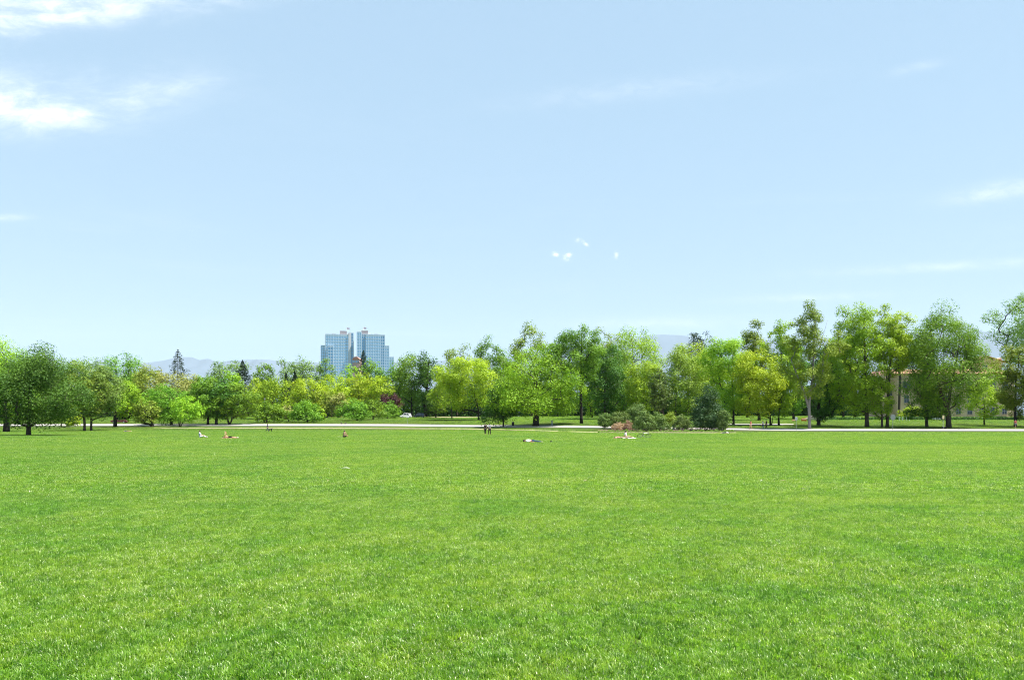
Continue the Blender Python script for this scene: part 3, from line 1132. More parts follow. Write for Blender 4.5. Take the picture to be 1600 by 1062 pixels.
# --- centre
tree(643, -285, 614, 672, 550, 640, 'vase', 'mid', .95, 'tall dark green tree right of the purple plum', trunk=3.4, bark=BARK_DARK)
tree(664, -280, 648, 694, 543, 648, 'oval', 'dark', .95, 'dark ivy covered tree left of the pale sparse tree', trunk=8, bark=BARK_DARK)
tree(714, -330, 690, 741, 534, 640, 'vase', 'olive', .5, 'pale sparse tree against the sky left of centre')
tree(681, -265, 671, 706, 600, 645, 'oval', 'olive', .7, 'thin young olive tree above the bare earth', trunk=2.6)
tree(748, 656.3, 690, 772, 553, 644, 'round', 'yellow', 1.0, 'wide yellow green tree left of the big spreading tree', trunk=4, bark=BARK_DARK, nscale=1.15)
tree(706, -250, 676, 724, 583, 640, 'round', 'bright', .95, 'bright green lower tree merging with the wide yellow green one')
tree(766, -310, 742, 789, 524, 640, 'round', 'mid', .9, 'green tree top rising left of the big spreading tree')
tree(786.5, 666.6, 757, 808, 585, 656, 'dome', 'dark', 1.0, 'dark drooping tree left of the big spreading trunk', trunk=3.4, bark=BARK_DARK, droop=.6)
tree(837, 665.4, 776, 897, 530, 641, 'dome', 'bright', 1.0, 'big spreading rounded tree with a thick trunk at centre', trunk=12, bark=BARK_DARK, nscale=1.6, droop=.45, depth=.8,
     stems=[[(837, 666), (838, 648), (839, 628), (838, 610), (836, 595)], [(838, 622), (852, 600), (862, 578), (868, 560)], [(838, 626), (822, 600), (812, 583), (800, 572)], [(837, 600), (835, 580), (830, 560)]])
tree(830, -300, 793, 860, 503, 640, 'round', 'olive', .55, 'sparse olive tree showing above the big spreading tree')
tree(908.6, 662, 862, 938, 499, 604, 'oval', 'mid', .9, 'tall tree with a long bare straight trunk right of centre', trunk=6.2, bark=BARK_DARK, bare=1,
     stems=[[(908.6, 662), (908, 640), (907.5, 610), (907.5, 580), (908.5, 550), (909, 520)]])
tree(945, -215, 914, 982, 530, 650, 'oval', 'dark', 1.0, 'dense dark green tree behind the flower bed shrubs', trunk=5)
tree(925, -235, 898, 942, 560, 652, 'oval', 'bright', .85, 'light green tree behind the long bare trunk')
tree(950, -300, 922, 968, 508, 640, 'round', 'olive', .5, 'pale sparse tree behind the tall bare trunked tree')
tree(988, -260, 948, 1034, 504, 640, 'oval', 'bright', .9, 'tall bright tree right of the tall bare trunked one', nscale=1.1)
tree(1004, -205, 978, 1034, 560, 645, 'round', 'bright', 1.0, 'bright spring green tree above the flower bed shrubs')
tree(1056, -190, 1036, 1094, 537, 648, 'oval', 'olive', .75, 'olive tan tree with a thin trunk behind the bed', trunk=3)
tree(1037, 668, 1015, 1047, 577, 642, 'egg', 'mugo', .8, 'slim dull green pine in the flower bed', name='pine_tree', leaf=.2)
tree(1092, -300, 1073, 1110, 512, 640, 'round', 'conifer', 1.0, 'dark rounded pine top above the olive tree', name='pine_tree')
tree(1075, -280, 1054, 1100, 530, 640, 'round', 'yellow', .8, 'yellowish tree behind the olive tan one')
tree(1146, 663, 1097, 1168, 516, 648, 'vase', 'bright', .62, 'open tree with dark trunk and visible branches right of the bed', trunk=4.6, bark=BARK_DARK,
     stems=[[(1146, 663), (1146, 640), (1145, 610), (1145, 580), (1147, 555), (1148, 535)], [(1145, 592), (1135, 572), (1124, 552), (1112, 540)], [(1145, 615), (1156, 596), (1162, 580)]])
tree(1104, -225, 1088, 1135, 545, 650, 'oval', 'yellow', .8, 'yellow green tree behind the tall dark juniper')
# --- right row
tree(1186, -190, 1160, 1206, 496, 650, 'vase', 'olive', .6, 'pale twiggy tree left of the clustered dark trunks')
tree(1205, 664.8, 1150, 1222, 540, 655, 'oval', 'yellow', .9, 'bushy yellow green tree with clustered trunks by the road', trunk=4, bark=BARK_DARK,
     stems=[[(1204, 665), (1203, 640), (1200, 600), (1196, 570)], [(1206, 664.5), (1209, 640), (1210, 600)]])
tree(1217, 664, 1196, 1247, 498, 652, 'oval', 'bright', .85, 'tall green tree behind the clustered trunks', trunk=4, bark=BARK_DARK)
tree(1265, 670.3, 1226, 1304, 471, 628, 'oval', 'olive', .6, 'tall thin leaved cottonwood with a pale grey forked trunk', depth=.65, name='cottonwood_tree', trunk=6.0, bark=BARK_GREY, lobes=1.4,
     stems=[[(1265, 670), (1264.5, 650), (1264, 632), (1266, 615), (1270, 590), (1271, 560), (1272, 530), (1274, 500)],
            [(1263, 634), (1257, 615), (1250, 596), (1243, 580), (1236, 562)], [(1271, 560), (1280, 545), (1286, 525), (1293, 500)], [(1271, 575), (1262, 550), (1255, 525)]])
tree(1279, 665, 1262, 1316, 530, 656, 'column', 'dark', 1.0, 'dense dark tree behind the pale forked cottonwood', depth=.65, trunk=7, bark=BARK_DARK)
tree(1318, -215, 1296, 1334, 540, 650, 'column', 'yellow', .85, 'light green column of leaves right of the dark dense tree')
tree(1354.7, 667.4, 1303, 1384, 462, 652, 'oval', 'bright', .9, 'tall green tree with a dark straight trunk in the right row', depth=.65, trunk=8, nscale=1.3, lobes=1.2,
     stems=[[(1354.7, 668), (1354, 645), (1353, 610), (1352, 575), (1351, 540), (1350, 505)], [(1353, 560), (1364, 540), (1372, 515)], [(1352, 570), (1340, 550), (1330, 525)]])
tree(1386, 667.6, 1362, 1422, 470, 590, 'oval', 'yellow', .75, 'tall yellowish tree right of the tall green one', depth=.65, trunk=6,
     stems=[[(1386, 668), (1387, 645), (1388, 610), (1390, 575), (1393, 540), (1398, 505)], [(1389, 585), (1382, 555), (1376, 525)]])
tree(1378, 667.9, 1356, 1394, 585, 657, 'oval', 'bright', .9, 'bushy low tree between the two tall right trees', depth=.65, trunk=4.5)
tree(1482, 668.2, 1412, 1532, 473, 652, 'oval', 'mid', 1.0, 'broad green tree with a wide forked trunk before the building', depth=.65, trunk=10, bark=BARK, nscale=1.5, lobes=1.2,
     stems=[[(1482, 669), (1482, 650), (1479, 635), (1471, 615), (1464, 590), (1458, 560), (1456, 530)], [(1482, 640), (1484, 615), (1489, 590), (1495, 560), (1500, 530)], [(1480, 636), (1478, 600), (1474, 560), (1474, 510)]])
tree(1448, 667, 1426, 1476, 592, 655, 'dome', 'dark', .9, 'low dark tree under the broad forked tree', depth=.65, trunk=6)
tree(1538, 664, 1517, 1561, 588, 656, 'round', 'yellow', .75, 'small pale yellow green tree below the gabled roof', trunk=3, bark=BARK_DARK)
tree(1586, 667, 1559, 1624, 534, 656, 'oval', 'olive', .9, 'olive yellow tree at the right edge beside a person in red', depth=.65, trunk=5.4, bark=BARK_DARK)
tree(1606, -205, 1550, 1680, 452, 575, 'vase', 'greygreen', .5, 'tall dark sparse tree at the right edge of the picture', bark=BARK_DARK, trunk=7, nscale=1.2)
tree(1640, 668, 1610, 1690, 520, 655, 'oval', 'mid', .9, 'green tree just beyond the right edge', trunk=6)
tree(1428, -200, 1408, 1444, 634, 655, 'round', 'yellow', .7, 'pale leafy shrub tree below the stucco wall', trunk=2)

tree(1240, -205, 1222, 1262, 520, 650, 'column', 'mid', .9, 'green tree behind the left limb of the pale cottonwood')
tree(1300, -225, 1284, 1322, 515, 650, 'oval', 'bright', .85, 'bright tree between the cottonwood and the tall green tree')
tree(1336, -240, 1318, 1356, 520, 650, 'oval', 'mid', .9, 'green tree behind the tall green tree with a straight trunk')
tree(1405, -215, 1390, 1424, 515, 578, 'oval', 'mid', .85, 'tree crown above the left end of the stucco building')
tree(1168, -230, 1148, 1190, 535, 650, 'oval', 'bright', .85, 'light green tree filling the gap right of the open tree')
tree(1120, -255, 1100, 1142, 540, 650, 'oval', 'mid', .9, 'mid green tree behind the dark juniper')
tree(965, -250, 944, 990, 545, 650, 'oval', 'mid', .9, 'mid green tree behind the dense dark one')
tree(870, -270, 850, 896, 545, 650, 'oval', 'mid', .9, 'green tree filling the gap right of the big spreading tree')
tree(785, -270, 766, 808, 548, 650, 'oval', 'mid', .9, 'green tree behind the left side of the big spreading tree')
tree(300, -300, 284, 322, 584, 650, 'round', 'mid', .9, 'green tree filling the gap right of the tan tree')
tree(205, -300, 190, 226, 578, 650, 'round', 'bright', .9, 'light green tree left of the yellowish olive tree')

# far mass of foliage closing the view under the crowns
def woods(name, label, u0, u1, Ya, Yb, vt, leafk, n, leaf, base=None):
    r = np.random.default_rng(hash(label) % 9999 if False else int(u0 + 5000))
    u = r.uniform(u0, u1, n)
    Y = r.uniform(Ya, Yb, n)
    X = (u - 800) / F * Y
    g = zt(X, Y)
    top = CAM + (HOR - vt) / F * Y
    nz = (np.sin(u * .11) * .12 + np.sin(u * .045 + 1) * .16 + np.sin(u * .31) * .06)
    h = np.maximum(top - g, .8) * (1 + nz)
    P = np.stack([X, Y, g + h * r.uniform(0.0, 1, n) ** 1.15], 1)
    N = unit(r.normal(size=(n, 3)) + np.array([0, -.4, .5]))
    V, Fc = leaf_quads(P, N, leaf, r)
    cl = (np.sin(X * .9) * np.sin(P[:, 2] * 1.3 + X * .4) * .5 + .5)
    me = np_mesh(name, V, Fc, 3, {'leafvar': np.repeat(np.clip(.6 * cl + .4 * r.uniform(0, 1, n), 0, 1), 3)})
    o = mesh_obj(name, me, LEAF[leafk])
    tag(o, label, None, None, 'stuff')
    return o


woods('far_woods', 'dark mass of foliage behind the left and middle trees', -200, 960, 338, 362, 606, 'hedge', 64000, .75)
woods('far_woods', 'dark mass of foliage behind the right-hand trees', 960, 1400, 300, 318, 612, 'hedge', 32000, .65)
hd = woods('hedge', 'long dark clipped hedge below the stucco building', 1280, 1750, 196, 199, 652.3, 'hedge', 9000, .2)

# ------------------------------------------------------------------ flower bed with shrubs
def bed():
    ub = np.arange(934, 1147, 6.0)
    n_ = np.array([solveY(u, 675.0) for u in ub])
    f_ = np.array([solveY(u, 669.8) for u in ub])
    w = np.sin(np.linspace(.25, np.pi - .25, len(ub))) ** .6
    mid_ = (n_ + f_) / 2
    strip('planting_bed', ub, mid_ - (mid_ - n_) * w, mid_ + (f_ - mid_) * w, plain('bed_mulch', (.11, .085, .06), .95, .1), 0.04, 6, 'mulched planting bed with shrubs beside the road')


bed()


def bush(u, base, ul, ur, vt, leafk, label, shape='round', dens=1.0, cat='shrub', name='shrub', stripes=False, leaf=.11, **kw):
    Y = solveY(u, base)
    k = Y / F
    return tree(u, -Y, ul, ur, vt, base - .5 / k * .3, shape, leafk, dens, label, cat=cat, name=name, trunk=1.2, leaf=leaf, **kw)


bush(944, 670.5, 934, 956, 642.5, 'mugo', 'leftmost rounded grey green shrub in the bed', 'round')
bush(966, 669.5, 950, 984, 640, 'mugo', 'grey green shrub behind the pink bush', 'round')
bush(996, 669.8, 980, 1012, 626, 'mugo', 'tallest olive shrub near the left of the bed', 'egg')
bush(1005, 674.2, 988, 1026, 638, 'mugo', 'wide mugo pine at the front of the bed', 'dome', name='mugo_pine')
bush(1028, 673.5, 1010, 1044, 637, 'mugo', 'mugo pine just right of the wide front one', 'dome', name='mugo_pine')
bush(1045, 670, 1036, 1057, 640, 'olive', 'light olive shrub left of the blue bin', 'egg')
bush(1066, 671, 1054, 1080, 642, 'mugo', 'small mugo pine left of the dark juniper', 'dome', name='mugo_pine')
bush(1106, 672, 1081, 1131, 588, 'juniper', 'tall dark cone shaped juniper in the bed', 'spire', name='juniper', leaf=.12, nscale=1.3)
bush(1130, 673, 1118, 1142, 636, 'mugo', 'ragged shrub right of the dark juniper', 'egg', dens=.8)
bush(965, 673.2, 956, 978, 657, 'pink', 'salmon pink bush at the front left of the bed', 'dome', dens=.9, leaf=.07)
bush(981, 673, 973, 990, 655, 'pink', 'taller salmon pink bush beside the mugo pine', 'dome', dens=.8, leaf=.07)


def ground_cover():
    r = np.random.default_rng(77)
    n = 9000
    u = r.uniform(934, 1146, n)
    Y0 = np.array([solveY(q, 675.3) for q in np.arange(930, 1151, 5.0)])
    Y = np.interp(u, np.arange(930, 1151, 5.0), Y0) + r.uniform(0, 1, n) ** 1.6 * 5
    X = (u - 800) / F * Y
    h = .22 + .20 * np.sin(u * .4) * np.sin(u * .13) + .12 * np.sin(u * .9)
    P = np.stack([X, Y, zt(X, Y) + .04 + np.clip(h, .06, .6) * r.uniform(0, 1, n)], 1)
    V, Fc = leaf_quads(P, unit(r.normal(size=(n, 3)) + np.array([0, 0, .7])), .09, r)
    o = mesh_obj('ground_cover', np_mesh('ground_cover', V, Fc, 3, {'leafvar': np.repeat(r.uniform(0, 1, n), 3)}), LEAF['greygreen'])
    tag(o, 'low leafy ground cover along the front of the bed', kind='stuff')


ground_cover()

# ------------------------------------------------------------------ park furniture and vehicles
def post_sign(u, base, vt, label, cat, shape, size, mat, Y=None, thick=.06, name='road_sign', polemat=None):
    Y = Y or solveY(u, base)
    g = ground_at(u, Y)
    k = Y / F
    H = CAM + (HOR - vt) * k - g.z
    root = thing(name, label, cat, g)
    w, h = size[0] * k, size[1] * k
    MB().tube([(0, 0, -.3), (0, 0, H - h * .3)], .045, 8).build('post', polemat or M_GREY, root)
    n = {'oct': 8, 'round': 20, 'rect': 4}[shape]
    pts = []
    for i in range(n):
        a_ = 2 * math.pi * (i + .5) / n
        f = 1 / math.cos(math.pi / n)
        pts.append((w / 2 * f * math.cos(a_), H - h / 2 + h / 2 * f * math.sin(a_)))
    b = MB().prism(pts, -.075 - thick / 2, -.05)
    p = b.build('sign_plate', mat, root, bevel=.004)
    for dz in (-.2, .2):
        MB().tube([(0, -.10 - thick / 2, H - h / 2 + dz * h), (0, .06, H - h / 2 + dz * h)], .014, 6).build('bolt', M_GREY, p)


M_SIGNBACK = plain('sign_aluminium', (.36, .34, .35), .45, .5, .3, var=.05)
post_sign(1395, 674.5, 647, 'grey octagonal sign seen from behind at the road edge', 'sign', 'oct', (7.2, 9), M_SIGNBACK)
post_sign(1244, 673.6, 651, 'small pale round sign in front of the orange barrier', 'sign', 'round', (4.2, 5.8), plain('pale_sign', (.55, .52, .55), .5, .4, var=.03))
post_sign(1473.6, 670.5, 648.6, 'small pale yellow sign beside the broad forked trunk', 'sign', 'rect', (3, 5.6), plain('yellow_sign', (.62, .56, .30), .5, .4, var=.03))
post_sign(637, 662.2, 649, 'thin sign post beside the road left of centre', 'sign', 'rect', (4, 3.2), M_WHITE)
post_sign(404, 661, 648, 'little white sign by the lamp post', 'sign', 'rect', (2, 3.4), M_WHITE)


def lamp_post(u, base, vt, label):
    Y = solveY(u, base)
    g = ground_at(u, Y)
    H = CAM + (HOR - vt) * Y / F - g.z
    root = thing('lamp_post', label, 'lamp post', g)
    MB().tube([(0, 0, -.2), (0, 0, .5), (0, 0, .55), (0, 0, H - .7)], [.14, .13, .07, .05], 10).build('pole', M_BLACK, root)
    lamp = MB().tube([(0, 0, H - .7), (0, 0, H - .62), (0, 0, H - .25), (0, 0, H - .2)], [.09, .15, .2, .1], 10).build('lantern', plain('lantern_glass', (.5, .5, .46), .2, .5), root)
    MB().tube([(0, 0, H - .22), (0, 0, H - .14), (0, 0, H)], [.24, .18, .02], 10).build('cap', M_BLACK, lamp)


lamp_post(413.5, 660.8, 621, 'slim black lamp post before the left apple tree')


def bin_(u, base, w_px, vt, mat, label):
    Y = solveY(u, base)
    g = ground_at(u, Y)
    k = Y / F
    r_ = w_px * k / 2
    H = CAM + (HOR - vt) * k - g.z
    root = thing('litter_bin', label, 'bin', g)
    MB().tube([(0, 0, 0), (0, 0, .05), (0, 0, H * .82), (0, 0, H * .84)], [r_ * .8, r_ * .84, r_, r_ * .94], 16).build('barrel', mat, root)
    lid = MB().tube([(0, 0, H * .845), (0, 0, H * .88), (0, 0, H * .97), (0, 0, H)], [r_ * 1.05, r_ * 1.05, r_ * .6, r_ * .25], 16).build('lid', M_BLACK, root)
    MB().tube([(0, 0, H * .4), (0, 0, H * .45)], r_ * .955, 16).build('band', M_BLACK, root)


bin_(801.5, 664.8, 4.2, 658.6, plain('bin_dark', (.025, .028, .026), .6, .3), 'dark litter bin under the big spreading tree')
bin_(1052.5, 671, 4.2, 663, plain('bin_blue', (.02, .07, .14), .5, .4), 'blue bin among the shrubs of the bed')


def pedestal(u, base, vt, w_px, label):
    Y = solveY(u, base)
    g = ground_at(u, Y)
    k = Y / F
    H = CAM + (HOR - vt) * k - g.z
    w = w_px * k / 2
    m = plain('pedestal_stone', (.38, .39, .41), .85, .2, bump=.3)
    root = thing('stone_pedestal', label, 'pedestal', g)
    MB().box(-w, w, -w, w, -.1, .14).build('foot', m, root, bevel=.02)
    MB().tube([(0, 0, .14), (0, 0, H * .8)], [w * .72, w * .6], 12).build('column', m, root)
    MB().tube([(0, 0, H * .8), (0, 0, H * .88), (0, 0, H)], [w * .62, w * .95, w * .98], 12).build('basin', m, root)


pedestal(862.5, 664.5, 656.6, 3.2, 'pale grey stone pedestal right of the big spreading trunk')


def barrier(u, Y, w_px, vt, mat, label, tilt=0.0):
    g = ground_at(u, Y)
    k = Y / F
    w = w_px * k
    H = CAM + (HOR - vt) * k - g.z
    root = thing('traffic_barrier', label, 'barrier', g, tilt)
    MB().prism([(-w / 2, .1), (w / 2, .1), (w / 2 * .97, H * .5), (w / 2 * .97, H), (-w / 2 * .97, H), (-w / 2 * .97, H * .5)], -.10, .10).build('panel', mat, root, bevel=.03)
    MB().box(-w / 2 * .9, w / 2 * .9, -.125, -.103, H * .62, H * .80).build('stripe', M_WHITE, root)
    for s in (-1, 1):
        MB().box(s * w * .36 - .12, s * w * .36 + .12, -.32, .32, 0, .098).build('foot', M_RUBBER, root)


M_ORANGE = plain('barrier_orange', (.75, .16, .03), .5, .4, var=.05)
barrier(1256, 183, 8.2, 653.3, M_ORANGE, 'orange plastic barrier left of the pale grey trunk')
barrier(1241, 186, 7.6, 655.6, plain('barrier_red', (.62, .11, .08), .5, .4, var=.05), 'lower red barrier beside the round sign', .15)

for i_, u in enumerate((1405, 1410.5, 1416, 1421)):
    g = ground_at(u, 187)
    o = MB().box(-.05, .05, -.05, .05, -.2, 1.15).prism([(-.05, 1.15), (.05, 1.15), (0, 1.28)], -.05, .05).build('marker_stake', M_WHITE, None, g)
    tag(o, ['leftmost', 'second', 'third', 'rightmost'][i_] + ' of the four thin white stakes below the stucco building', 'stake', 'white stakes by the hedge')


def car(u, Y, rz, paint, label, van=False):
    g = ground_at(u, Y)
    root = thing('parked_car', label, 'car', g, rz)
    prof = [(-2.2, .35), (-2.25, .62), (-2.12, .86), (-1.35, .95), (1.05, .98), (2.05, .86), (2.22, .66), (2.2, .35), (1.75, .30), (-1.75, .30)]
    cab = [(-1.5, .95), (-.85, 1.42), (-.2, 1.5), (.75, 1.46), (1.55, .97)] if not van else [(-1.95, .95), (-1.75, 1.62), (-.2, 1.74), (.65, 1.66), (1.35, .97)]
    b = MB()
    n = len(prof)
    # three sections so that sides are rounded in plan
    for (yy, s) in ((-.86, .965), (-.78, 1.0), (.78, 1.0), (.86, .965)):
        b.v += [(p[0] * s, yy, p[1] if abs(yy) < .8 else .62 + (p[1] - .62) * .82) for p in prof]
    for q in range(3):
        for i in range(n):
            i2 = (i + 1) % n
            b.f.append((q * n + i, q * n + i2, (q + 1) * n + i2, (q + 1) * n + i))
    b.f.append(tuple(range(n)))
    b.f.append(tuple(3 * n + i for i in reversed(range(n))))
    b.build('body', paint, root, bevel=.03)
    c = MB()
    m_ = len(cab)
    for yy, s in ((-.74, 1), (.74, 1)):
        c.v += [(p[0], yy * (1 - .16 * (p[1] - .95) / .55), p[1]) for p in cab]
    for i in range(m_ - 1):
        c.f.append((i, i + 1, m_ + i + 1, m_ + i))
    c.f.append(tuple(range(m_)))
    c.f.append(tuple(m_ + i for i in reversed(range(m_))))
    roof = c.build('cabin', paint, root, bevel=.03)
    zt2 = cab[2][1]
    for s in (-1, 1):
        y1, y2 = s * .758, s * (.745 * (1 - .16 * (zt2 - 1.03) / .55) + .012)
        for (xa, xb, xc, xd) in ((-1.2, -.3, -.3, -.78), (-.2, 1.2, .68, -.2)):
            w = MB().quad((xa, y1, 1.0), (xb, y1, 1.0), (xc, y2, zt2 - .13), (xd, y2, zt2 - .13)).build('side_window', M_CARGLASS, root)
            sol = w.modifiers.new('s', 'SOLIDIFY')
            sol.thickness = .03
    for (pa, pb) in ((cab[-1], cab[-2]), (cab[0], cab[1])):
        p0 = Vector((pa[0], 0, pa[1])).lerp(Vector((pb[0], 0, pb[1])), .12)
        p1 = Vector((pa[0], 0, pa[1])).lerp(Vector((pb[0], 0, pb[1])), .9)
        sg = 1 if pa[0] > 0 else -1
        off = Vector((.02 * sg, 0, .02))
        w = MB().quad(p0 + off + Vector((0, -.68, 0)), p0 + off + Vector((0, .68, 0)), p1 + off + Vector((0, .6, 0)), p1 + off + Vector((0, -.6, 0))).build('windscreen', M_CARGLASS, root)
        sol = w.modifiers.new('s', 'SOLIDIFY')
        sol.thickness = .02
    for x in (-1.38, 1.38):
        for s in (-1, 1):
            wh = MB().ring((x, s * .80, .32), .22, .10, 'y', 18, 8).build('tyre', M_RUBBER, root, smooth=True)
            r_ = MB().tube([(x, s * .78, .32), (x, s * .895, .32)], .19, 12).build('rim', M_GREY, wh)
    for s in (-1, 1):
        MB().ball((2.1, s * .6, .72), (.12, .17, .08)).build('headlight', M_WHITE, root)
        MB().ball((-2.12, s * .62, .76), (.10, .15, .09)).build('tail_light', plain('tail_red', (.4, .02, .02), .3, .5), root)


P_WHITE = plain('paint_white', (.74, .75, .77), .25, .6, var=.02)
P_DARK = plain('paint_navy', (.02, .03, .055), .25, .6, var=.02)
P_RED = plain('paint_maroon', (.12, .02, .025), .3, .6, var=.02)
P_BEIGE = plain('paint_beige', (.45, .40, .30), .35, .5, var=.02)
car(634, 262, R(200), P_WHITE, 'white car parked in shade behind the thin sign post', True)
car(655, 264, R(175), P_DARK, 'dark blue car parked right of the white car', True)
car(1470, 193, R(178), P_WHITE, 'white car half hidden behind the broad forked trunk')
car(1273, 186, R(170), P_BEIGE, 'beige car behind the pale grey trunk')
car(187, 205, R(10), P_RED, 'maroon car behind the small yellow lit tree')

# ------------------------------------------------------------------ people and animals
SKIN = plain('skin', (.50, .27, .18), .55, .35, var=.05)
HAIR_D = plain('hair_dark', (.018, .013, .011), .6, .3, var=.1)
HAIR_B = plain('hair_brown', (.06, .035, .02), .6, .3, var=.1)
C = {k: plain('cloth_' + k, v, .9, .1, var=.06) for k, v in {
    'white': (.74, .74, .74), 'grey': (.33, .35, .40), 'black': (.018, .018, .022), 'navy': (.025, .035, .07), 'denim': (.05, .09, .14),
    'red': (.55, .13, .12), 'tan': (.42, .30, .20), 'paleblue': (.40, .46, .56), 'pink': (.55, .26, .24), 'slate': (.12, .14, .18)}.items()}
M_SHOE = plain('shoe_white', (.72, .72, .70), .6, .3, var=.03)


def skinned(name, verts, radii, edges, mat, parent, sub=2, root=0):
    me = bpy.data.meshes.new(name)
    me.from_pydata([tuple(v) for v in verts], edges, [])
    o = mesh_obj(name, me, mat, parent)
    o.modifiers.new('skin', 'SKIN').use_smooth_shade = True
    for i, r_ in enumerate(radii):
        d = me.skin_vertices[0].data[i]
        d.radius = (r_, r_) if not isinstance(r_, tuple) else r_
        d.use_root = (i == root)
    if sub:
        s_ = o.modifiers.new('sub', 'SUBSURF')
        s_.levels = sub
        s_.render_levels = sub
    me.materials.clear()
    me.materials.append(mat)
    return o


RAD = {'pelvis': .125, 'waist': .115, 'chest': .14, 'nb': .085, 'neck': .055, 'head': .085, 'crown': .078,
       'sh': .062, 'el': .042, 'wr': .028, 'palm': .032, 'hip': .095, 'kn': .058, 'an': .040, 'heel': .036, 'toe': .026}


def pose_stand(step=.0, arm=.05):
    J = {'pelvis': (0, 0, .96), 'waist': (0, 0, 1.10), 'chest': (0, .0, 1.28), 'nb': (0, -.01, 1.43), 'neck': (0, .0, 1.50), 'head': (0, .03, 1.585), 'crown': (0, .02, 1.66)}
    for s, n in ((-1, 'L'), (1, 'R')):
        f = step * s
        J.update({'sh' + n: (s * .175, -.01, 1.40), 'el' + n: (s * .225, -.03 - f * .5, 1.13), 'wr' + n: (s * .225, .06 - f * .9 + arm, .90), 'palm' + n: (s * .22, .09 - f * .95 + arm, .82),
                  'hip' + n: (s * .09, 0, .90), 'kn' + n: (s * .095, f * .55 + .03, .50), 'an' + n: (s * .095, f - .02, .09), 'heel' + n: (s * .095, f - .05, .045), 'toe' + n: (s * .105, f + .15, .028)})
    return J


def pose_sit(lean=-.10, knee=.22, back=True):
    J = {'pelvis': (0, 0, .13), 'waist': (0, lean * .3, .28), 'chest': (0, lean * .6, .47), 'nb': (0, lean * .7, .62), 'neck': (0, lean * .65, .69), 'head': (0, lean * .5, .775), 'crown': (0, lean * .5, .85)}
    for s, n in ((-1, 'L'), (1, 'R')):
        hy = -.28 if back else .33
        J.update({'sh' + n: (s * .175, lean * .7, .58), 'el' + n: (s * .24, (hy + lean) * .5, .34), 'wr' + n: (s * .24, hy, .10 if back else .30), 'palm' + n: (s * .24, hy - (.05 if back else -.07), .045 if back else .28),
                  'hip' + n: (s * .09, .04, .12), 'kn' + n: (s * .12, .44, .12 + knee), 'an' + n: (s * .12, .82 - knee * .4, .07), 'heel' + n: (s * .12, .86 - knee * .4, .045), 'toe' + n: (s * .14, .90 - knee * .4, .16)})
    return J


def pose_lie(arms='side', knee=.05, prone=False):
    J = {'pelvis': (0, 0, .13), 'waist': (0, -.14, .125), 'chest': (0, -.32, .14), 'nb': (0, -.47, .13), 'neck': (0, -.54, .12), 'head': (0, -.63, .125), 'crown': (0, -.71, .12)}
    for s, n in ((-1, 'L'), (1, 'R')):
        if arms == 'up':
            e, w, p = (s * .26, -.40, .40), (s * .14, -.42, .62), (s * .10, -.44, .69)
        elif arms == 'head':
            e, w, p = (s * .40, -.62, .08), (s * .22, -.76, .09), (s * .16, -.80, .08)
        else:
            e, w, p = (s * .27, -.20, .07), (s * .26, .04, .06), (s * .25, .11, .045)
        J.update({'sh' + n: (s * .175, -.44, .12), 'el' + n: e, 'wr' + n: w, 'palm' + n: p,
                  'hip' + n: (s * .09, .06, .115), 'kn' + n: (s * .11, .46 - knee * .2, .08 + knee), 'an' + n: (s * .11, .87 - knee * .35, .06), 'heel' + n: (s * .11, .91 - knee * .35, .045),
                  'toe' + n: (s * .13, .96 - knee * .35, .05 if prone else .15)})
    return J


